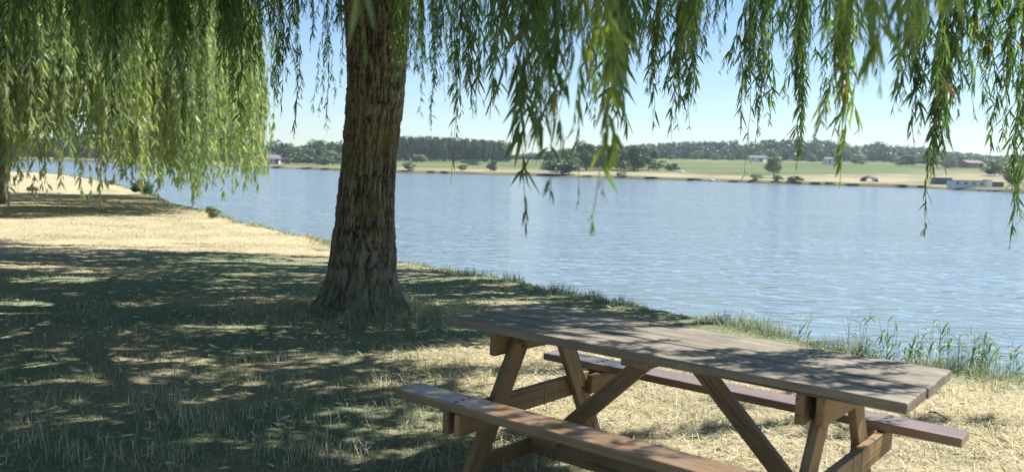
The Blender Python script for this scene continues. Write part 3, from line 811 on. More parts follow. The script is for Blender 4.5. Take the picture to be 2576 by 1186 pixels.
# ------------------------------------------------------------------ the willow on the left, 27 m away
def build_left_willow():
    bx, by = -17.0, 26.5
    base = np.array([bx, by, gz(bx, by)])
    root = empty('willow_tree', base)
    tag(root, 'bright yellow-green weeping willow at the left, its curtains hanging almost to the ground', 'tree', 'weeping willows on the bank')
    t = np.linspace(0, 1, 14)
    P = np.stack([0.3 * np.sin(t * 2), 0.2 * t, -0.2 + 4.6 * t], 1)
    V, T, Q = tube_arrays(P, 0.55 - 0.17 * t + 0.35 * np.exp(-t * 14), 20)
    ac = Acc(); ac.add(V, T, Q, 0.45, 0.45)
    mesh_obj('trunk', ac.mesh('left_willow_trunk', True, 'crack'), M_bark, root)
    rng = np.random.default_rng(77)
    acc = Acc()
    tips = []
    for k in range(13):
        a = k / 13 * 6.283 + rng.uniform(-0.2, 0.2)
        reach = rng.uniform(5.0, 8.0); rise = rng.uniform(4.5, 8.0)
        tt = np.linspace(0, 1, 18)
        P = np.stack([math.cos(a) * reach * tt ** 1.2, math.sin(a) * reach * tt ** 1.2, 4.2 + rise * tt ** 0.7 * (1 - 0.25 * tt)], 1)
        V, T, Q = tube_arrays(P, 0.26 * (1 - tt) ** 0.8 + 0.03, 9)
        ac = Acc(); ac.add(V, T, Q, 0.5, 0.5)
        mesh_obj('limb', ac.mesh('left_willow_limb', True, 'crack'), M_bark, root)
    RR = 8.6
    n = 0
    for k in range(525):
        rr = RR * rng.random() ** 0.42; a = rng.uniform(0, 6.283) if k < 470 else rng.uniform(-2.2, 0.7)
        if k >= 470: rr = RR * rng.uniform(0.72, 1.0)
        x, y = rr * math.cos(a), rr * math.sin(a)
        zt = 13.5 - 0.075 * rr * rr - abs(rng.normal(0, 1.6))
        if rr > 6.0: zb = rng.choice([rng.uniform(0.25, 2.2), rng.uniform(1.8, 6.5)], p=[0.62, 0.38])
        else: zb = rng.uniform(1.2, 8.0)
        zb = max(zb, zt - 7.5) if rr <= 6.0 else zb
        if zt - zb < 1.0: zt = zb + 1.2
        tint = np.clip(0.5 + rng.normal(0, 0.16), 0.15, 0.95)
        # each tuft: a short arching spray of withes that share a branch tip
        outx, outy = math.cos(a), math.sin(a)
        for q in range(9):
            ox, oy = rng.normal(0, 0.21, 2)
            z2 = zb + rng.uniform(0, 1.8) * (q > 0); z1 = zt - rng.uniform(0, 1.0)
            if z1 - z2 < 0.7: z1 = z2 + 0.7
            nn = 12
            t = np.linspace(0, 1, nn)
            cv = hang_curve((x + ox, y + oy, z1), z1 - z2, rng, nn, 0.18)
            arch = np.exp(-t * 6.0)
            cv[:, 0] -= outx * arch * 0.7; cv[:, 1] -= outy * arch * 0.7
            add_withe(acc, cv, rng, 0.075, 0.23, 0.24, tint, 0.004, 0.45, 0.14, stem=(q < 3), brown=0.03)
            n += 1
    print('left willow withes', n)
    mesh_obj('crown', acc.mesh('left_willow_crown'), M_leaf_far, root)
build_left_willow()

# ------------------------------------------------------------------ picnic table
def box_mesh(name, sx, sy, sz, bev=0.004, seg=2):
    import bmesh
    bm = bmesh.new()
    bmesh.ops.create_cube(bm, size=1.0)
    for v in bm.verts: v.co = Vector((v.co.x * sx, v.co.y * sy, v.co.z * sz))
    bmesh.ops.bevel(bm, geom=bm.edges[:], offset=bev, segments=seg, profile=0.6, affect='EDGES')
    me = bpy.data.meshes.new(name); bm.to_mesh(me); bm.free()
    for p in me.polygons: p.use_smooth = False
    return me

def build_table():
    root = empty('picnic_table', (0.7235, 3.6148, 0.0), (R(-1.155), R(0.223), R(-38.587)))
    tag(root, 'brown wooden picnic table with weathered grey top and two attached benches under the willow', 'picnic table')
    rng = random.Random(4)
    def board(name, c, size, mat, rot=(0, 0, 0), bev=0.004, label=None, parent=root):
        """size along the board's own axes: X is the grain"""
        o = bpy.data.objects.new(name, box_mesh(name, *size, bev))
        o.data.materials.append(mat)
        o.location = c; o.rotation_euler = rot
        link(o, parent)
        if label: o['label'] = label
        return o
    H, t, L, W = 0.75, 0.0412, 2.099, 0.7136
    pw = W / 5
    for i in range(5):
        j = rng.uniform(-0.004, 0.004)
        board('tabletop_plank', (j, -W / 2 + pw * (i + 0.5), H - t / 2 + rng.uniform(-0.0015, 0.0015)), (L, pw - (0.003 if i in (0, 1, 2) else 0.005), t), M_top, (rng.uniform(-0.006, 0.006), 0, 0), 0.006)
    b1 = board('bench_seat', (0, -0.583, 0.442 - 0.0203), (2.161, 0.163, 0.0405), M_bench, (0, 0, 0), 0.006, 'worn brown near bench seat with nail marks')
    b2 = board('bench_seat', (0, 0.583, 0.442 - 0.0203), (2.161, 0.163, 0.0405), M_bench2, (0, 0, 0), 0.006, 'smooth reddish brown far bench seat')
    # nail heads on the seats
    for b, xs in ((b1, (-0.735, 0.77)), (b2, (-0.735, 0.77))):
        for x in xs:
            for k in (-0.045, 0.0, 0.045):
                me = box_mesh('nail', 0.016, 0.009, 0.003, 0.001, 1)
                o = bpy.data.objects.new('nail', me); me.materials.append(M_bolt); o.location = (x + rng.uniform(-.012, .012), k, 0.0207); link(o, b)
    under = H - t
    zb_top = 0.442 - 0.0405          # underside of the benches
    Y90 = R(90)
    for s, X0 in ((-1, -0.729), (1, 0.7245)):
        inner, outer = -s, s
        th = 0.036                    # thickness of the frame boards
        # two cleats under the top, one on each side of the legs
        cl = board('top_cleat', (X0 + outer * (th + 0.001), 0, under - 0.056), (0.69, th - 0.003, 0.108), M_frame, (0, 0, Y90), 0.008)
        ci = board('top_cleat', (X0 + inner * (th + 0.001), 0.0 if s > 0 else 0.05, under - (0.058 if s > 0 else 0.032)), (0.70 if s > 0 else 0.50, th - 0.003, 0.114 if s > 0 else 0.062), M_frame, (0, 0, Y90), 0.008)
        # bench beam on the outside, short bearers on the inside
        bb = board('bench_beam', (X0 + outer * (th + 0.002), 0, zb_top - 0.056), (1.30, th, 0.108), M_frame, (0, 0, Y90), 0.006)
        for sy in (-1, 1):
            be = board('bench_bearer', (X0 + inner * (th + 0.002), sy * 0.525, zb_top - 0.052), (0.26, th, 0.10), M_frame, (0, 0, Y90), 0.008)
            cap = board('end_grain', (sy * 0.1315, 0, 0), (0.003, th - 0.008, 0.088), M_endgrain, (0, 0, 0), 0.0008, None, be)
            # leg: from the top out to the ground
            y0, z0, y1, z1 = sy * 0.150, under - 0.004, sy * 0.555, -0.02
            dy, dz = y1 - y0, z1 - z0
            ln = math.hypot(dy, dz)
            ang = math.atan2(dz, dy)
            lg = board('leg', (X0, (y0 + y1) / 2, (z0 + z1) / 2), (ln, 0.108, th), M_frame, (0, 0, 0), 0.006)
            M = Matrix(((0, 0, 1), (math.cos(ang), -math.sin(ang), 0), (math.sin(ang), math.cos(ang), 0))).to_4x4()
            # columns: grain along the leg, width across it in the frame plane, thickness along X
            ex = Vector((0, math.cos(ang), math.sin(ang))); ey = Vector((0, -math.sin(ang), math.cos(ang))); ez = ex.cross(ey)
            lg.rotation_euler = Matrix((ex, ey, ez)).transposed().to_euler()
            for f in (0.09, 0.52):
                bo = bpy.data.objects.new('bolt', bolt_mesh()); bo.location = (-ln / 2 + ln * f, 0.012, th / 2 if ez.x > 0 else -th / 2); link(bo, lg)
                b3 = bpy.data.objects.new('bolt', bolt_mesh()); b3.location = (-ln / 2 + ln * f, 0.012, -th / 2 if ez.x > 0 else th / 2); link(b3, lg)
        board('foot_rail', (X0 + outer * (th + 0.002), 0, 0.095), (0.96, th - 0.004, 0.075), M_frame, (0, 0, Y90), 0.006)
        # strings wound round the beam
        for yy in ((0.075, 0.16) if s < 0 else (0.06, 0.17)):
            V, T, Q = tube_arrays(np.array([(0, 0, 0), (0.001, 0, 0.112), (0, th + 0.004, 0.112), (0, th + 0.004, 0), (0, 0, 0)]) - np.array([0, th / 2 + 0.002, 0.056]), 0.0022, 5, False)
            ac = Acc(); ac.add(V, None, Q)
            so = mesh_obj('string', ac.mesh('string', True), M_string, bb); so.location = (yy, 0, 0.0)
    board('stretcher', (0, 0.0, 0.128), (1.56, 0.04, 0.14), M_frame, (0, 0, 0), 0.005)
    board('centre_batten', (0, 0, under - 0.0145), (0.70, 0.128, 0.028), M_frame, (0, 0, Y90), 0.005)
    for s in (-1, 1):
        x0, z0, x1, z1 = s * 0.075, under - 0.03, s * 0.60, 0.17
        ln = math.hypot(x1 - x0, z1 - z0); a = math.atan2(z1 - z0, x1 - x0)
        board('brace', ((x0 + x1) / 2, s * 0.0415, (z0 + z1) / 2), (ln + 0.04, 0.04, 0.078), M_frame, (0, -a, 0), 0.005)
    return root

_bolt = None
def bolt_mesh():
    global _bolt
    if _bolt is None:
        import bmesh
        bm = bmesh.new()
        bmesh.ops.create_cone(bm, cap_ends=True, segments=10, radius1=0.011, radius2=0.008, depth=0.006)
        _bolt = bpy.data.meshes.new('bolt'); bm.to_mesh(_bolt); bm.free(); _bolt.materials.append(M_bolt)
    return _bolt
build_table()

# ------------------------------------------------------------------ grass
def blades(acc, P, h, w, az, lean, tint, curl=0.4):
    n = len(P)
    hd = np.stack([np.cos(az), np.sin(az), np.zeros(n)], 1)
    sd = np.stack([-np.sin(az), np.cos(az), np.zeros(n)], 1)
    up = np.array([0, 0, 1.0])
    d = hd * np.sin(lean)[:, None] + up * np.cos(lean)[:, None]
    l2 = np.clip(lean + curl, 0, 1.62)
    d2 = hd * np.sin(l2)[:, None] + up * np.cos(l2)[:, None]
    m = P + d * (h * 0.55)[:, None]
    tp = m + d2 * (h * 0.5)[:, None]
    sw = sd * (w * 0.5)[:, None]
    V = np.stack([P - sw, P + sw, m + sw * 0.8, m - sw * 0.8, tp], 1).reshape(-1, 3)
    b = (np.arange(n) * 5)[:, None]
    acc.add(V, b + [3, 2, 4], b + [0, 1, 2, 3], tint, tint)

def build_grass():
    rng = np.random.default_rng(3)
    acc = Acc()
    n = 220000
    e = 0.55
    r0, r1 = 2.3, 34.0
    q = rng.random(n)
    r = (r0 ** e + q * (r1 ** e - r0 ** e)) ** (1 / e)
    th = rng.uniform(R(-41), R(41), n)
    x, y = r * np.sin(th), r * np.cos(th)
    s = lake_sd(x, y)
    ok = s > -0.05
    ok &= np.hypot(x - (-1.53), y - TREE_Y) > 0.42
    x, y, r, s = x[ok], y[ok], r[ok], s[ok]
    n = len(x)
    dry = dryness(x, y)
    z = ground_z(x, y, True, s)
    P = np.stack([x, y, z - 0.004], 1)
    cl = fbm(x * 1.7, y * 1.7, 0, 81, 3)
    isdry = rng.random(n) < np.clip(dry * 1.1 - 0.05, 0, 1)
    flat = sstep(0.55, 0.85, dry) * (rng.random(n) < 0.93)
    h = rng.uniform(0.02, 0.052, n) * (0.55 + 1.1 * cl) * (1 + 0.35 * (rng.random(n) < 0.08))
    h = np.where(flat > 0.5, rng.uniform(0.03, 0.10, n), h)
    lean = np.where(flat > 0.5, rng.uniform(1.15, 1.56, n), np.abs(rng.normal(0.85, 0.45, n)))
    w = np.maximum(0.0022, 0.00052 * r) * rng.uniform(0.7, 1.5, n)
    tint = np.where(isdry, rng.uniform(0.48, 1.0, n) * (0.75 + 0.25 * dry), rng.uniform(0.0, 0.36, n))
    az = rng.uniform(0, 6.283, n)
    P[:, 2] += np.where(flat > 0.5, rng.uniform(0, 0.012, n), 0)
    blades(acc, P, h, w, az, lean, np.clip(tint, 0, 1), rng.normal(0.3, 0.7, n))
    # loose cut stalks lying in the sun on the right
    m = 75000
    x = rng.uniform(-1.0, 5.5, m); y = rng.uniform(2.6, 8.0, m)
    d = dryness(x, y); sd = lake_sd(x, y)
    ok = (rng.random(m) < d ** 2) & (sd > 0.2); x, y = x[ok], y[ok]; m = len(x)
    P = np.stack([x, y, ground_z(x, y) + rng.uniform(0.004, 0.03, m)], 1)
    blades(acc, P, rng.uniform(0.04, 0.15, m), rng.uniform(0.0022, 0.0052, m), rng.uniform(0, 6.283, m), rng.uniform(1.2, 1.6, m), 0.5 + 0.5 * rng.random(m) ** 0.6, rng.normal(0, 0.25, m))
    # clumps of longer pale stalks
    tus = [(455, 1065, 60, .13, .75), (540, 1090, 40, .12, .7), (800, 1150, 90, .12, .85), (880, 1160, 60, .1, .85), (300, 770, 50, .1, .3), (520, 770, 60, .1, .35), (700, 900, 50, .08, .8),
           (850, 990, 40, .09, .55), (930, 960, 50, .09, .5), (600, 960, 40, .1, .3), (250, 960, 40, .1, .3), (760, 1010, 40, .1, .6), (1100, 885, 40, .07, .8), (1000, 1040, 50, .08, .8), (420, 1180, 60, .08, .7),
           (1330, 1180, 60, .13, .6), (1250, 1165, 50, .12, .6), (640, 1165, 40, .12, .4), (1460, 930, 40, .1, .5), (1600, 960, 30, .1, .35), (1850, 1000, 40, .08, .3), (2230, 1000, 30, .08, .4), (2490, 960, 40, .12, .35), (2350, 970, 30, .1, .45)]
    for k in range(90):
        tus.append((rng.uniform(1250, 2570), rng.uniform(880, 1180), int(rng.integers(8, 26)), rng.uniform(.03, .075), rng.uniform(0.05, .5)))
    for k in range(150):
        tus.append((rng.uniform(0, 1500), rng.uniform(740, 1186), int(rng.integers(10, 34)), rng.uniform(.06, .12), rng.uniform(0.1, .9)))
    for px, py, cnt, hh, tn in tus:
        c = at_z(px, py)
        if lake_sd(np.array([c[0]]), np.array([c[1]]))[0] < 0.2: continue
        xx = c[0] + rng.normal(0, 0.09, cnt); yy = c[1] + rng.normal(0, 0.09, cnt)
        P = np.stack([xx, yy, ground_z(xx, yy)], 1)
        blades(acc, P, rng.uniform(0.6, 1.3, cnt) * hh, rng.uniform(0.003, 0.005, cnt), rng.uniform(0, 6.283, cnt), np.abs(rng.normal(0.35, 0.25, cnt)), np.clip(rng.normal(tn, 0.15, cnt), 0, 1), rng.uniform(0, 0.9, cnt))
    # long dead grass around the foot of the trunk
    m = 5200
    a = rng.uniform(0, 6.283, m); q = 0.36 + np.abs(rng.normal(0, 0.42, m))
    x, y = -1.53 + q * np.cos(a) * 1.25, TREE_Y + q * np.sin(a) - 0.05
    P = np.stack([x, y, ground_z(x, y) - 0.005], 1)
    blades(acc, P, rng.uniform(0.07, 0.2, m), rng.uniform(0.003, 0.006, m), rng.uniform(0, 6.283, m), np.abs(rng.normal(0.8, 0.45, m)), np.clip(rng.normal(0.5, 0.13, m), 0, 1), rng.uniform(0.2, 1.2, m))
    tag(mesh_obj('grass', acc.mesh('grass'), M_grass), 'short dry lawn of mixed green and straw blades on the bank', 'grass', kind='stuff')
    # taller growth on the edge of the bank
    acc = Acc()
    seg = np.array(near_pts[3:-3]); dl = np.hypot(*np.diff(seg, axis=0).T); cum = np.concatenate([[0], np.cumsum(dl)])
    dist = np.hypot(*seg.T)
    m = 38000
    wgt = 1 / np.maximum(np.interp(np.linspace(0, cum[-1], 4000), cum, dist), 4) ** 1.15
    cdf = np.cumsum(wgt); cdf /= cdf[-1]
    u = np.interp(rng.random(m), cdf, np.linspace(0, cum[-1], 4000))
    bx, by = np.interp(u, cum, seg[:, 0]), np.interp(u, cum, seg[:, 1])
    bx += rng.normal(0, 0.20, m); by += rng.normal(0, 0.20, m) - 0.12
    s = lake_sd(bx, by); ok = s > -0.22; bx, by, s = bx[ok], by[ok], s[ok]; m = len(bx)
    r = np.hypot(bx, by)
    cl = fbm(bx * 2.2, by * 2.2, 0, 91, 3)
    lush = sstep(-1.5, 4.5, bx) * (by < 12)
    P = np.stack([bx, by, ground_z(bx, by, True, s) - 0.01], 1)
    h = rng.uniform(0.03, 0.11, m) * (0.1 + 1.9 * sstep(0.3, 0.75, cl)) * (0.9 + 0.6 * lush)
    blades(acc, P, h, np.maximum(0.004, 0.0006 * r) * rng.uniform(0.7, 1.4, m), rng.uniform(0, 6.283, m), np.abs(rng.normal(0.5, 0.4, m)),
           np.clip(np.where(rng.random(m) < 0.28 - 0.1 * lush, rng.uniform(0.5, 0.9, m), rng.uniform(0, 0.33, m)), 0, 1), rng.uniform(0.1, 0.8, m))
    tag(mesh_obj('bank_grass', acc.mesh('bank_grass'), M_grass), 'taller green grass fringing the edge of the near bank', 'grass', kind='stuff')
build_grass()

# ------------------------------------------------------------------ reeds
def ribbon(acc, P, W, side, tint):
    k = len(P)
    V = np.stack([P - side * W[:, None] / 2, P + side * W[:, None] / 2], 1).reshape(-1, 3)
    i = np.arange(k - 1) * 2
    acc.add(V, None, np.stack([i, i + 1, i + 3, i + 2], 1), 0.5, tint)

def build_reeds():
    L = [(2008, 862, 792, 5, .05, 'few thin reeds standing alone at the water edge farthest left of the reeds'),
         (2172, 895, 786, 9, .09, 'tall pale green reeds at the water edge behind the middle of the tabletop'),
         (2225, 905, 808, 6, .07, 'reeds with drooping leaves between the tall pale ones and the dark tuft'),
         (2336, 912, 816, 6, .06, 'slim reed stems rising alone above the dark grass behind the table corner'),
         (2290, 915, 862, 16, .08, 'dark low reed tuft just behind the far table corner'),
         (2425, 925, 836, 22, .13, 'dense green reed clump right of the far table corner'),
         (2475, 930, 856, 12, .10, 'loose reeds on the right side of the dense green clump'),
         (2558, 940, 884, 9, .09, 'reeds leaning right at the picture edge by the bank')]
    for i, (px, py, tp, ns, sp, lab) in enumerate(L):
        rng = np.random.default_rng(400 + i)
        b = at_z(px, py, -0.2)
        acc = Acc()
        H = (py - tp) / F_PX * b[1] * 0.95 + 0.06
        for k in range(ns):
            ox, oy = rng.normal(0, sp, 2)
            h = H * (1 if k == 0 else rng.uniform(0.45, 0.98))
            lean = rng.normal(0.06, 0.09, 2)
            t = np.linspace(0, 1, 8)
            P = np.stack([ox + lean[0] * h * t * (1 + t), oy + lean[1] * h * t, -0.42 + (h + 0.42) * t], 1)
            pale = rng.random() < 0.12
            V, T, Q = tube_arrays(P, 0.0036 * (1 - 0.6 * t), 4, False); acc.add(V, None, Q, 0.5, 0.95 if pale else 0.6)
            if pale: continue
            for q in range(int(rng.integers(5, 9))):
                f = rng.uniform(0.25, 1.0); p0 = np.array([np.interp(f, t, P[:, j]) for j in range(3)])
                a = rng.choice([0.2, 2.9]) + rng.normal(0, 0.7); ln = rng.uniform(0.10, 0.22) * (0.7 + 0.5 * H)
                tt = np.linspace(0, 1, 6)
                hd = np.array([math.cos(a), math.sin(a), 0])
                up0 = rng.uniform(0.7, 1.6)
                LP = p0 + hd * (ln * 0.75 * tt)[:, None] + np.array([0, 0, 1.0]) * (ln * (up0 * tt - rng.uniform(0.5, 1.1) * tt ** 2))[:, None]
                W = 0.018 * np.sin(np.clip(tt * 0.9 + 0.12, 0, 1) * math.pi)
                side = np.cross(hd, [0, 0, 1.0]) * 0.7 + np.array([0.35, 0.2, 0.3]); side /= np.linalg.norm(side)
                ribbon(acc, LP, W, side, np.clip(rng.normal(0.45, 0.2), 0, 0.8))
        o = mesh_obj('reed_clump', acc.mesh('reed_clump'), M_reed)
        o.location = b
        tag(o, lab, 'reeds', 'reeds along the near bank')
build_reeds()

def build_fallen_leaves():
    rng = np.random.default_rng(8)
    n = 2600
    x, y = rng.uniform(-5, 4.5, n), rng.uniform(2.6, 11, n)
    ok = lake_sd(x, y) > 0.3; x, y = x[ok], y[ok]; n = len(x)
    P = np.stack([x, y, ground_z(x, y) + rng.uniform(0.012, 0.04, n)], 1)
    a = rng.uniform(0, 6.283, n); el = rng.normal(0, 0.25, n)
    D = np.stack([np.cos(a) * np.cos(el), np.sin(a) * np.cos(el), np.sin(el)], 1)
    L = rng.uniform(0.04, 0.09, n)
    V, T, Q = leaf_arrays(P, D, L, L * rng.uniform(0.14, 0.2, n), rng, 0.1)
    tv = np.where(rng.random(n) < 0.75, rng.uniform(0.72, 1, n), rng.uniform(0.2, 0.5, n))
    acc = Acc(); acc.add(V, T, Q, np.concatenate([tv, tv]), tv)
    tag(mesh_obj('fallen_leaves', acc.mesh('fallen_leaves'), M_grass), 'narrow dry willow leaves fallen on the lawn', 'leaves', kind='stuff')
build_fallen_leaves()

# small litter
def build_litter():
    def stick(name, a, b, r, mat, lab, cat, bend=0.01):
        A, B = at_z(*a), at_z(*b)
        A[2] = gz(A[0], A[1]) + r + 0.008; B[2] = gz(B[0], B[1]) + r + 0.010
        t = np.linspace(0, 1, 9)[:, None]
        P = A + (B - A) * t + np.array([0.3, 0.2, 1.0]) * bend * np.sin(t * 5.5)
        V, T, Q = tube_arrays(P - A, r * (1 - 0.5 * t[:, 0]), 7); ac = Acc(); ac.add(V, T, Q)
        o = mesh_obj(name, ac.mesh(name, True), mat); o.location = A
        tag(o, lab, cat)
    stick('stick', (2338, 1026), (2402, 1048), 0.007, M_twig, 'short dark broken stick on the sunlit straw right of the table', 'stick')
    stick('straw_stalk', (655, 916), (752, 912), 0.003, M_string, 'long pale straw stalk lying in the shade left of the table', 'stalk', 0.004)
    # dark stone beyond the left willow
    p = at_z(62, 477, -0.1)
    import bmesh
    bm = bmesh.new(); bmesh.ops.create_icosphere(bm, subdivisions=3, radius=1.0)
    for v in bm.verts:
        q = v.co; k = 1 + 0.35 * (float(noise3(q.x * 1.5 + 9, q.y * 1.5, q.z * 1.5, 7)) - 0.5)
        v.co = Vector((q.x * 0.26 * k, q.y * 0.2 * k, max(q.z, -0.5) * 0.13 * k + 0.05))
    me = bpy.data.meshes.new('stone'); bm.to_mesh(me); bm.free()
    o = mesh_obj('stone', me, M_stone); o.location = (p[0] + 0.35, p[1], gz(p[0], p[1]))
    tag(o, 'small dark stone on the sunlit straw beside the left willow trunk', 'stone')
build_litter()

# ------------------------------------------------------------------ far bank
def crown_arrays(rng, n, lobes=14, flat=1.0, size=0.085, columnar=False):
    """unit crown: x,y in -0.5..0.5, z in 0..1"""
    C = []
    for k in range(lobes):
        if columnar:
            z = rng.uniform(0.12, 0.9); rr = 0.26 * (1 - abs(z - 0.45)) * math.sqrt(rng.random())
        else:
            z = rng.uniform(0.12, 0.82); rr = 0.34 * math.sqrt(max(0.05, 1 - ((z - 0.42) / 0.55) ** 2)) * rng.random() ** 0.5
        a = rng.uniform(0, 6.283)
        C.append((rr * math.cos(a), rr * math.sin(a), z, rng.uniform(0.13, 0.24)))
    C = np.array(C)
    idx = rng.integers(0, lobes, n)
    v = rng.normal(size=(n, 3)); v /= np.linalg.norm(v, axis=1)[:, None]
    rad = C[idx, 3] * rng.uniform(0.72, 1.08, n)
    P = C[idx, :3] + v * rad[:, None] * np.array([1, 1, 0.85])
    P[:, 2] = np.clip(P[:, 2], 0.0, 1.0)
    nn = v + rng.normal(0, 0.28, (n, 3)); nn /= np.linalg.norm(nn, axis=1)[:, None]
    a = np.cross(nn, rng.normal(size=(n, 3))); a /= np.linalg.norm(a, axis=1)[:, None]
    b = np.cross(nn, a)
    s = (size * rng.uniform(0.5, 1.2, n))[:, None] * 0.5
    V = np.stack([P - a * s, P - b * s * 0.8, P + a * s, P + b * s * 0.8], 1)
    tint = np.clip(0.5 + 0.5 * (rng.random(lobes)[idx] - 0.5) + rng.normal(0, 0.15, n), 0, 1)
    return V, tint

def proto(seed, n, **k):
    rng = np.random.default_rng(seed); V, t = crown_arrays(rng, n, **k)
    return V, t
PROTO = {}
def crown_mesh(kind, seed):
    key = (kind, seed)
    if key not in PROTO:
        par = dict(round=dict(lobes=16), bush=dict(lobes=12), column=dict(lobes=16, columnar=True), big=dict(lobes=26, size=0.07))[kind]
        V, t = proto(seed, 2600 if kind == 'big' else 1700, **par)
        if kind == 'bush': V = V * np.array([1.1, 1.1, 1.0])
        n = len(V)
        PROTO[key] = (V.reshape(-1, 3), np.arange(n * 4).reshape(-1, 4), t)
    V, Q, t = PROTO[key]
    return np_mesh('tree_crown', V, None, Q, {'tint': t})
CM = {}
_tube = None
def far_tree(name, px, d, wpx, top, kind, mat, label, cat='tree', group=None, trunk=0.18, seed=0, depth=0.9):
    p = at_d(px, 400, d); x, y = p[0], p[1]
    z = gz(x, y)
    h = max(0.3, at_d(px, top, d)[2] - z); w = wpx / F_PX * d * 1.22
    root = empty(name, (x, y, z - 0.05)); tag(root, label, cat, group)
    key = (kind, seed, mat.name)
    if key not in CM:
        me = crown_mesh(kind, seed); me.materials.append(mat); CM[key] = me
    o = bpy.data.objects.new('crown', CM[key]); o.scale = (w, w * depth, h * (1 - trunk)); o.location = (0, 0, h * trunk)
    o.rotation_euler = (0, 0, (px * 1.7) % 6.28); link(o, root)
    t = np.linspace(0, 1, 5)
    V, T, Q = tube_arrays(np.stack([0 * t + 0.02 * t, 0 * t, (-0.2 + (h * trunk + h * 0.35) * t)], 1), 0.035 * h * (1 - 0.5 * t), 8)
    ac = Acc(); ac.add(V, T, Q); mesh_obj('trunk', ac.mesh('far_trunk', True), M_trunk, root)
    return root

def wood(name, label, spec, mat, seed, kind='round', faces=420):
    """spec: list of (px, d, width px, top py)"""
    acc = Acc(); rng = np.random.default_rng(seed)
    pr = [crown_arrays(np.random.default_rng(seed * 10 + k), faces, lobes=12, columnar=(kind == 'column'), size=0.13) for k in range(6)]
    for px, d, wpx, top in spec:
        p = at_d(px, 400, d); z = gz(p[0], p[1]); h = max(2.0, at_d(px, top, d)[2] - z); w = wpx / F_PX * d
        V, t = pr[int(rng.integers(0, 6))]
        a = rng.uniform(0, 6.283); ca, sa = math.cos(a), math.sin(a)
        X = V.reshape(-1, 3)
        Y = np.stack([(X[:, 0] * ca - X[:, 1] * sa) * w, (X[:, 0] * sa + X[:, 1] * ca) * w, X[:, 2] * h], 1) + np.array([p[0], p[1], z])
        acc.add(Y, None, np.arange(len(Y)).reshape(-1, 4), 0.5, np.clip(t + rng.normal(0, 0.12), 0, 1))
    o = mesh_obj(name, acc.mesh(name), mat); tag(o, label, 'wood', kind='stuff')

rng = np.random.default_rng(900)
# plantation behind the trunk
spec = []
for row in range(5):
    for px in np.arange(980, 1278, 9.0):
        spec.append((px + rng.uniform(-4, 4), 300 + row * 9 + rng.uniform(-3, 3), rng.uniform(20, 30), np.interp(px, [980, 1100, 1200, 1278], [342, 346, 352, 358]) + rng.uniform(-2.5, 4) + (2 if row == 0 else 0)))
wood('wood', 'straight blue-green plantation of even trees across the lake, right of the big trunk', spec, M_treeA, 51, 'column')
# left wood
spec = []
for px in np.arange(-60, 880, 10.0):
    for row in range(3):
        top = np.interp(px, [-60, 300, 640, 700, 760, 790, 850, 880], [335, 340, 352, 352, 358, 352, 352, 358])
        spec.append((px + rng.uniform(-5, 5), np.interp(px, [-60, 400, 640, 880], [300, 300, 330, 340]) + row * 12, rng.uniform(28, 48), top + rng.uniform(-3, 8) + 4 * row))
wood('wood', 'uneven green wood across the lake, left of the big trunk', spec, M_treeA, 52)
# hillside wood on the right
spec = []
tp = ([1290, 1340, 1500, 1620, 1700, 1800, 1830, 1870, 1900, 1960, 2060, 2100, 2150, 2190, 2210, 2235, 2320, 2380, 2440, 2500, 2576, 2750], [388, 383, 362, 360, 354, 352, 348, 359, 352, 345, 347, 353, 362, 360, 351, 364, 366, 376, 384, 391, 386, 390])
for px in np.arange(1290, 2760, 9.0):
    for row in range(4):
        top = np.interp(px, *tp) + rng.uniform(-2, 3) + (3 - row) * rng.uniform(3, 9)
        spec.append((px + rng.uniform(-5, 5), 385 + row * 17 + rng.uniform(-5, 5), rng.uniform(26, 46), top))
wood('wood', 'dark wooded hillside across the lake on the right', spec, M_treeA, 53)

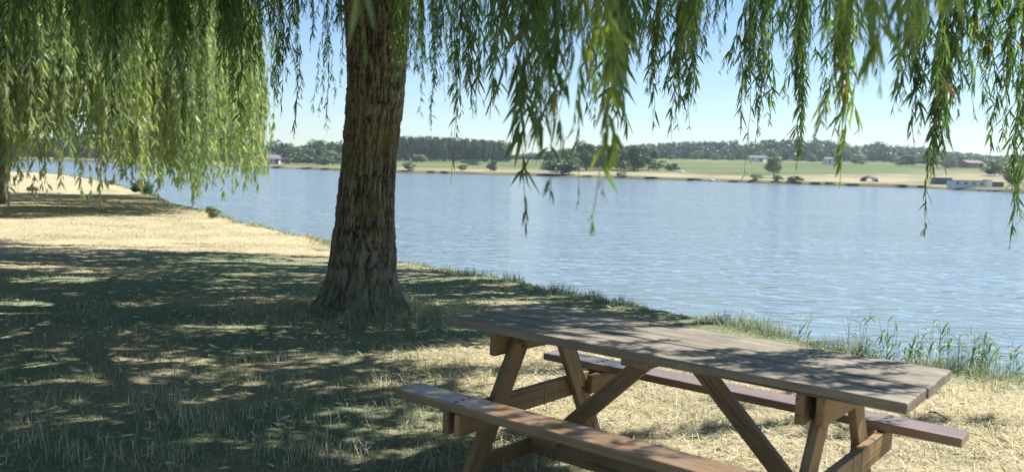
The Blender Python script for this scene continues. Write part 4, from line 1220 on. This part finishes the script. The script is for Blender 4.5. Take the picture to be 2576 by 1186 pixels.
FT = [
 # name, px, dd behind shore, width px, top py, kind, mat, label, cat, trunk
 ('tree', 676, 95, 40, 374, 'round', M_treeC, 'pale olive tree beside the small houses across the lake', 'tree', .12),
 ('tree', 745, 90, 62, 366, 'round', M_treeB, 'broad light green tree across the lake between the houses and the tall poplar-like tree', 'tree', .1),
 ('tree', 797, 100, 62, 347, 'big', M_treeB, 'tallest green tree across the lake left of the big trunk', 'tree', .08),
 ('tree', 838, 80, 50, 374, 'round', M_treeC, 'pale green tree across the lake just left of the big trunk', 'tree', .1),
 ('shrub', 772, 70, 40, 392, 'bush', M_treeA, 'dark low bush at the foot of the tallest green tree across the lake', 'shrub', .02),
 ('shrub', 718, 75, 34, 394, 'bush', M_treeC, 'pale low bush at the foot of the broad light green tree across the lake', 'shrub', .02),
 ('shrub', 814, 62, 34, 395, 'bush', M_treeA, 'dark low bush nearest the big trunk on its left, across the lake', 'shrub', .02),
 ('shrub', 1030, 2.5, 34, 405, 'bush', M_treeB, 'round green bush at the far water edge just right of the big trunk', 'shrub', .0),
 ('tree', 1057, 105, 42, 386, 'round', M_treeC, 'pale tree in front of the even plantation across the lake', 'tree', .08),
 ('shrub', 1163, 5, 24, 412, 'bush', M_treeC, 'pale see-through bush on the far shore right of the round green one', 'shrub', .0),
 ('shrub', 1184, 62, 44, 399, 'bush', M_treeA, 'flat dark hedge-like bush in the meadow before the plantation', 'shrub', .0),
 ('shrub', 1236, 18, 28, 399, 'bush', M_treeA, 'small dark conical bush alone on the far dry meadow', 'shrub', .0),
 ('shrub', 1415, 3.5, 80, 398, 'bush', M_treeA, 'wide dark bush overhanging the far water edge behind the hanging leaves', 'shrub', .0),
 ('tree', 1430, 22, 60, 366, 'round', M_treeB, 'green tree rising over the wide dark bush across the lake', 'tree', .06),
 ('tree', 1475, 35, 62, 352, 'big', M_treeA, 'tall dark tree across the lake hidden by the near hanging branch', 'tree', .06),
 ('tree', 1532, 40, 66, 358, 'big', M_treeB, 'green tree with open top left of the dark round tree across the lake', 'tree', .06),
 ('tree', 1392, 40, 50, 380, 'round', M_treeA, 'dark tree above the left end of the wide waterside bush across the lake', 'tree', .04),
 ('tree', 1505, 50, 60, 364, 'big', M_treeA, 'dark tree just right of the tip of the thick near hanging branch, across the lake', 'tree', .04),
 ('tree', 1562, 44, 60, 362, 'round', M_treeB, 'green tree overlapping the left side of the big dark round tree', 'tree', .04),
 ('tree', 1632, 46, 46, 372, 'round', M_treeA, 'dark tree overlapping the right side of the big dark round tree', 'tree', .04),
 ('tree', 1597, 38, 76, 355, 'big', M_treeA, 'big dark round tree in the middle of the far shore', 'tree', .05),
 ('tree', 1655, 42, 44, 398, 'round', M_treeC, 'small olive tree right of the dark round tree across the lake', 'tree', .08),
 ('shrub', 1690, 44, 36, 408, 'bush', M_treeB, 'low green bush at the left edge of the far green field', 'shrub', .0),
 ('shrub', 1565, 2, 28, 430, 'bush', M_treeB, 'green waterside bush below the dark round tree across the lake', 'shrub', .0),
 ('tree', 1949, 26, 44, 390, 'round', M_treeC, 'lone grey-green tree in the far field right of the white gabled house', 'tree', .02),
 ('shrub', 1905, 3, 32, 434, 'bush', M_treeC, 'olive bush on the far shore below the lone grey-green tree', 'shrub', .0),
 ('shrub', 1962, 2.5, 30, 438, 'bush', M_treeC, 'left end bush of the dark waterside group across the lake', 'shrub', .0),
 ('shrub', 2000, 2, 40, 441, 'bush', M_treeA, 'dark bush in the waterside group under the long dark hanging branch', 'shrub', .0),
 ('tree', 2280, 150, 60, 386, 'round', M_treeB, 'light green tree in front of the right hillside wood', 'tree', .08),
 ('tree', 2340, 140, 54, 392, 'round', M_treeA, 'dark tree left of the brown house across the lake', 'tree', .06),
 ('tree', 2392, 135, 46, 402, 'round', M_treeA, 'dark rounded tree touching the brown house on its left', 'tree', .05),
 ('tree', 2505, 75, 62, 400, 'round', M_treeB, 'green tree right of the brown house across the lake', 'tree', .05),
 ('tree', 2555, 30, 60, 412, 'round', M_treeB, 'green tree on the far shore at the right picture edge', 'tree', .05),
 ('tree', 2160, 170, 40, 384, 'round', M_treeC, 'pale tree above the dark rounded shelter across the lake', 'tree', .06),
]
for i, (nm, px, dd, w, top, kind, mat, lab, cat, tr) in enumerate(FT):
    far_tree(nm, px, shore_d(px) + dd, w, top, kind, mat, lab, cat, 'trees and bushes across the lake', tr, seed=i % 5)
for i, (px, dd, w, top) in enumerate([(1085, 1.2, 20, 428), (1120, 1.5, 26, 432), (1322, 1.0, 22, 436), (1750, 1.2, 34, 449), (1850, 1.0, 30, 452), (2055, 1.2, 26, 458), (2090, 1.5, 22, 461), (2150, 1.0, 30, 464), (2270, 1.2, 34, 467), (2325, 1.0, 22, 470),
                                     (700, 1.5, 26, 417), (770, 1.2, 30, 419), (820, 1.5, 24, 421), (1480, 1.2, 26, 440), (1640, 1.3, 30, 446)]):
    far_tree('shrub', px, shore_d(px) + dd, w, top, 'bush', (M_treeB, M_treeC, M_treeA)[i % 3], 'small low bush dotted along the far water edge', 'shrub', 'low bushes along the far water edge', 0.0, i % 5)
spec = []
for k in range(46):
    px = rng.uniform(1640, 2720)
    spec.append((px, 372 + rng.uniform(-12, 6), rng.uniform(22, 44), np.interp(px, [1640, 1900, 2200, 2700], [382, 378, 384, 404]) + rng.uniform(-8, 12)))
wood('wood', 'lighter green trees along the foot of the wooded hillside across the lake', spec, M_treeB, 54)
# near shore bush on the left point
far_tree('shrub', 362, 35.5, 54, 444, 'bush', M_treeB, 'round green bush on the tip of the left bank by the water', 'shrub', None, 0.0, 2)
far_tree('shrub', 279, 46.0, 26, 446, 'bush', M_treeC, 'small pale shore plant left of the round bush on the left bank', 'shrub', None, 0.0, 3)
far_tree('shrub', 537, 22.4, 34, 513, 'bush', M_treeC, 'small pale plant at the water edge of the left bank, nearest the big trunk', 'shrub', None, 0.0, 4)

# buildings
def bx(name, size, loc, mat, parent, bev=0.02):
    o = bpy.data.objects.new(name, box_mesh(name, *size, bev, 1)); o.data.materials.append(mat); o.location = loc
    return link(o, parent)
def gable_roof(name, lx, ly, h, z, mat, parent, over=0.3):
    a, b = lx / 2 + over, ly / 2 + over; th = 0.15
    V = [(-a, -b, z), (a, -b, z), (a, b, z), (-a, b, z), (-a, 0, z + h), (a, 0, z + h),
         (-a, -b, z - th), (a, -b, z - th), (a, b, z - th), (-a, b, z - th)]
    T = [(0, 4, 3), (1, 2, 5)]
    Q = [(0, 1, 5, 4), (2, 3, 4, 5), (6, 7, 1, 0), (7, 8, 2, 1), (8, 9, 3, 2), (9, 6, 0, 3), (9, 8, 7, 6)]
    return mesh_obj(name, np_mesh(name, V, T, Q), mat, parent)
def house(px, d, wpx, eave, ridge, depth, wall, roof, rotz, label, windows=2, group=None):
    p = at_d(px, 400, d); z = gz(p[0], p[1])
    root = empty('house', (p[0], p[1], z), (0, 0, rotz)); tag(root, label, 'house', group)
    L = wpx / F_PX * d
    he = max(1.6, at_d(px, eave, d)[2] - z); hr = max(0.8, at_d(px, ridge, d)[2] - z - he)
    w = bx('wall', (L, depth, he + 0.5), (0, 0, he / 2 - 0.25), wall, root)
    # gable triangles
    V = []; T = []
    for sx in (-1, 1):
        k = len(V); V += [(sx * (L / 2 - 0.02), -depth / 2, he), (sx * (L / 2 - 0.02), depth / 2, he), (sx * (L / 2 - 0.02), 0, he + hr - 0.05)]; T.append((k, k + 1, k + 2))
    mesh_obj('gable', np_mesh('gable', V, T), wall, root)
    gable_roof('roof', L, depth, hr + 0.1, he + 0.02, roof, root)
    for i in range(windows):
        f = bx('window', (0.9, 0.06, 0.9), (-L / 2 + L * (i + 0.7) / (windows + 0.4), -depth / 2 - 0.02, he * 0.55), M_white, root)
        bx('pane', (0.72, 0.03, 0.72), (0, -0.025, 0), M_glass, f)
    bx('door', (0.9, 0.06, min(1.9, he - 0.2)), (L * 0.36, -depth / 2 - 0.02, min(1.9, he - 0.2) / 2), M_dark, root)
    return root
house(690, shore_d(690) + 60, 26, 399, 391, 4.5, M_pale, M_slate, R(8), 'small grey-roofed house at the far waterside left of the big trunk')
house(668, shore_d(668) + 70, 24, 397, 386, 5.0, M_brickh, M_tile, R(-20), 'small red-roofed house behind the grey-roofed one across the lake')
house(1908, shore_d(1908) + 195, 40, 405.5, 396, 6.0, M_white, M_slate, R(-38), 'white gabled house with long grey roof at the foot of the wooded hill')
house(2442, shore_d(2442) + 150, 40, 416, 409, 6.0, M_brickh, M_brickh, R(5), 'brown house among dark trees at the right of the far shore')
# grey shed and white van seen through the yellow-green branch
p = at_d(2083, 400, shore_d(2083) + 165); z = gz(p[0], p[1])
sh = empty('shed', (p[0], p[1], z)); tag(sh, 'small grey shed left of the white van below the hillside wood', 'shed')
bx('wall', (3.2, 2.6, 2.2), (0, 0, 0.9), M_pale, sh); gable_roof('roof', 3.2, 2.6, 0.6, 2.02, M_slate, sh, 0.15); bx('door', (0.9, 0.06, 1.7), (0.6, -1.32, 0.85), M_dark, sh)
p = at_d(2105, 400, shore_d(2105) + 150); z = gz(p[0], p[1])
vn = empty('van', (p[0], p[1], z)); tag(vn, 'small white van parked in the far field, glimpsed through the yellow-green hanging branch', 'van')
def prism(name, prof, w, mat, parent, loc=(0, 0, 0)):
    k = len(prof)
    V = [(x, -w / 2, zz) for x, zz in prof] + [(x, w / 2, zz) for x, zz in prof]
    import bmesh
    bm = bmesh.new(); vs = [bm.verts.new(v) for v in V]
    bm.faces.new(vs[:k]); bm.faces.new(vs[k:][::-1])
    for i in range(k): bm.faces.new((vs[i], vs[i + k], vs[(i + 1) % k + k], vs[(i + 1) % k]))
    bmesh.ops.recalc_face_normals(bm, faces=bm.faces[:])
    me = bpy.data.meshes.new(name); bm.to_mesh(me); bm.free()
    o = mesh_obj(name, me, mat, parent); o.location = loc; return o
prism('body', [(-1.8, 0.3), (1.85, 0.3), (1.9, 0.85), (1.2, 1.0), (0.75, 1.65), (-1.75, 1.7), (-1.85, 1.0)], 1.7, M_white, vn)
for sy in (-1, 1): prism('side_window', [(-1.4, 1.05), (1.0, 1.05), (0.68, 1.55), (-1.4, 1.55)], 0.02, M_glass, vn, (0, sy * 0.855, 0))
for sx in (-1.1, 1.15):
    for sy in (-0.8, 0.8):
        t = np.linspace(0, 1, 3)
        V, T, Q = tube_arrays(np.stack([0 * t, -0.1 + 0.2 * t, 0 * t], 1), 0.32, 14); ac = Acc(); ac.add(V, T, Q)
        w = mesh_obj('wheel', ac.mesh('wheel', True), M_tyre, vn); w.location = (sx, sy, 0.32)
# dark rounded shelter
p = at_d(2190, 400, shore_d(2190) + 17); z = gz(p[0], p[1])
tn = empty('shelter', (p[0], p[1], z)); tag(tn, 'dark rounded shelter standing on the dry grass of the far shore', 'shelter')
u = np.linspace(0, math.pi, 17); vv = np.linspace(-1, 1, 9)
U, VV = np.meshgrid(u, vv)
k = np.sqrt(np.clip(1 - (VV * 0.75) ** 2, 0, 1))
V = np.stack([-1.75 * np.cos(U) * k, VV * 1.1, -0.1 + 1.25 * np.sin(U) ** 0.75 * k], -1).reshape(-1, 3)
i, j = np.meshgrid(np.arange(8), np.arange(16), indexing='ij')
Q = np.stack([i * 17 + j, i * 17 + j + 1, (i + 1) * 17 + j + 1, (i + 1) * 17 + j], -1).reshape(-1, 4)
mesh_obj('cover', np_mesh('cover', V, None, Q, None, True), M_dark, tn)
bx('door_flap', (0.55, 0.05, 0.55), (0.35, -1.13, 0.24), M_pale, tn)
# low waterside buildings on the right
d = shore_d(2438) + 3.5
p = at_d(2437, 400, d); z = gz(p[0], p[1])
lb = empty('low_building', (p[0], p[1], z)); tag(lb, 'long low white building with brown flat roof at the far waterside on the right', 'building')
L = 86 / F_PX * d
bx('wall', (L, 2.0, 1.2), (0, 0, 0.35), M_pale, lb); bx('roof', (L + 0.2, 2.2, 0.14), (0, 0, 1.025), M_brownroof, lb)
for q in range(4): bx('window', (0.5, 0.05, 0.3), (-L / 2 + 0.8 + q * 1.35, -1.02, 0.55), M_glass, lb)
p = at_d(2488, 400, d - 0.5); z = gz(p[0], p[1])
wb = empty('hut', (p[0], p[1], z)); tag(wb, 'small bright white hut at the right end of the long low white building', 'hut')
bx('wall', (0.95, 1.2, 1.5), (0, 0, 0.42), M_white, wb); bx('roof', (1.1, 1.35, 0.08), (0, 0, 1.215), M_conc, wb)
p = at_d(2511, 400, d + 0.5); z = gz(p[0], p[1])
db = empty('hut', (p[0], p[1], z)); tag(db, 'low dark hut right of the bright white one on the far shore', 'hut')
bx('wall', (1.7, 1.4, 1.0), (0, 0, 0.3), M_green, db); bx('roof', (1.85, 1.55, 0.07), (0, 0, 0.84), M_dark, db)
d2 = shore_d(2372) + 12
p = at_d(2372, 400, d2); z = gz(p[0], p[1])
cn = empty('container', (p[0], p[1], z)); tag(cn, 'dark green metal container left of the long low white building', 'container')
bx('body', (3.1, 1.8, 1.45), (0, 0, 0.6), M_green, cn)
for q in range(9): bx('rib', (0.08, 0.06, 1.3), (-1.35 + q * 0.34, -0.92, 0.6), M_green, cn, 0.01)
p = at_d(2500, 400, shore_d(2500) + 0.2)
jt = empty('jetty', (p[0], p[1], WATER_Z)); jt.rotation_euler = (0, 0, R(-12)); tag(jt, 'pale concrete landing stage at the far water edge on the right', 'jetty')
bx('deck', (4.6, 1.6, 0.16), (0, 0, 0.36), M_conc, jt, 0.03)
for q in range(4): bx('post', (0.14, 0.14, 0.5), (-1.9 + q * 1.27, -0.6, 0.03), M_trunk, jt)
# pale stones on the far edge
for (px, dd, s, lab) in ((1795, 0.4, 0.32, 'pale stone at the far water edge, larger of the two by the sandy landing'), (1812, 0.4, 0.2, 'pale stone at the far water edge, smaller of the two by the sandy landing'), (1716, 34, 0.45, 'pale boulder at the edge of the far green field')):
    p = at_d(px, 400, shore_d(px) + dd)
    import bmesh
    bm = bmesh.new(); bmesh.ops.create_icosphere(bm, subdivisions=2, radius=1.0)
    for v in bm.verts:
        q = v.co; kk = 1 + 0.5 * (float(noise3(q.x * 1.5 + px, q.y * 1.5, q.z * 1.5, 7)) - 0.5)
        v.co = Vector((q.x * s * 1.3 * kk, q.y * s * kk, q.z * s * 0.8 * kk))
    me = bpy.data.meshes.new('boulder'); bm.to_mesh(me); bm.free()
    o = mesh_obj('boulder', me, M_whitestone); o.location = (p[0], p[1], gz(p[0], p[1]) + s * 0.3); tag(o, lab, 'stone')

# ------------------------------------------------------------------ air
HAZE = 0.00035
if HAZE:
    o = bpy.data.objects.new('haze', box_mesh('haze', 1300, 1000, 34, 0.001, 1)); o.location = (0, 320, 17 - 3.8)
    m, nt, nd, lk = new_mat('haze_air')
    v = N(nd, 'ShaderNodeVolumePrincipled', inp={'Color': (0.78, 0.88, 1.0, 1), 'Density': HAZE, 'Anisotropy': 0.2})
    out = N(nd, 'ShaderNodeOutputMaterial'); lk.new(v.outputs[0], out.inputs['Volume'])
    o.data.materials.append(m); link(o); o['kind'] = 'stuff'; o['label'] = 'thin summer haze over the lake'

# ------------------------------------------------------------------ light
w = bpy.data.worlds.new('World'); scene.world = w; w.use_nodes = True
nd, lk = w.node_tree.nodes, w.node_tree.links
for n in list(nd): nd.remove(n)
sky = nd.new('ShaderNodeTexSky'); sky.sky_type = 'NISHITA'; sky.sun_disc = False
sky.sun_elevation = SUN_EL; sky.sun_rotation = SUN_AZ
sky.altitude = 50; sky.air_density = 1.0; sky.dust_density = 0.2; sky.ozone_density = 2.2
bg = nd.new('ShaderNodeBackground'); bg.inputs[1].default_value = 0.056
out = nd.new('ShaderNodeOutputWorld')
tn_ = nd.new('ShaderNodeMix'); tn_.data_type = 'RGBA'; tn_.blend_type = 'MULTIPLY'; tn_.inputs[0].default_value = 1.0
tn_.inputs[7].default_value = (0.87, 0.95, 1.03, 1)
lk.new(sky.outputs[0], tn_.inputs[6]); lk.new(tn_.outputs[2], bg.inputs[0]); lk.new(bg.outputs[0], out.inputs[0])

sl = bpy.data.lights.new('sun', 'SUN'); sl.energy = 3.5; sl.angle = R(0.53); sl.color = (1.0, 0.96, 0.90)
so = bpy.data.objects.new('sun', sl); link(so)
so.rotation_euler = Vector(SUN).to_track_quat('Z', 'Y').to_euler()
so.location = (20, 10, 30)

# ------------------------------------------------------------------ camera
cam = bpy.data.cameras.new('camera'); co = bpy.data.objects.new('camera', cam); link(co)
cam.sensor_width = 36; cam.lens = F_PX / 2576 * 36
co.location = (0, 0, CAM_H)
co.rotation_euler = (Matrix.Rotation(R(90) - PITCH, 3, 'X') @ Matrix.Rotation(ROLL, 3, 'Z')).to_euler()
cam.clip_start = 0.05; cam.clip_end = 5000
cam.dof.use_dof = True; cam.dof.focus_distance = 5.2; cam.dof.aperture_fstop = 2.4
scene.camera = co

scene.view_settings.view_transform = 'Standard'
try: scene.view_settings.look = 'None'
except Exception: pass
scene.view_settings.exposure = 1.5
scene.view_settings.gamma = 1.0
scene.cycles.max_bounces = 8
scene.cycles.transparent_max_bounces = 4
scene.cycles.use_denoising = True
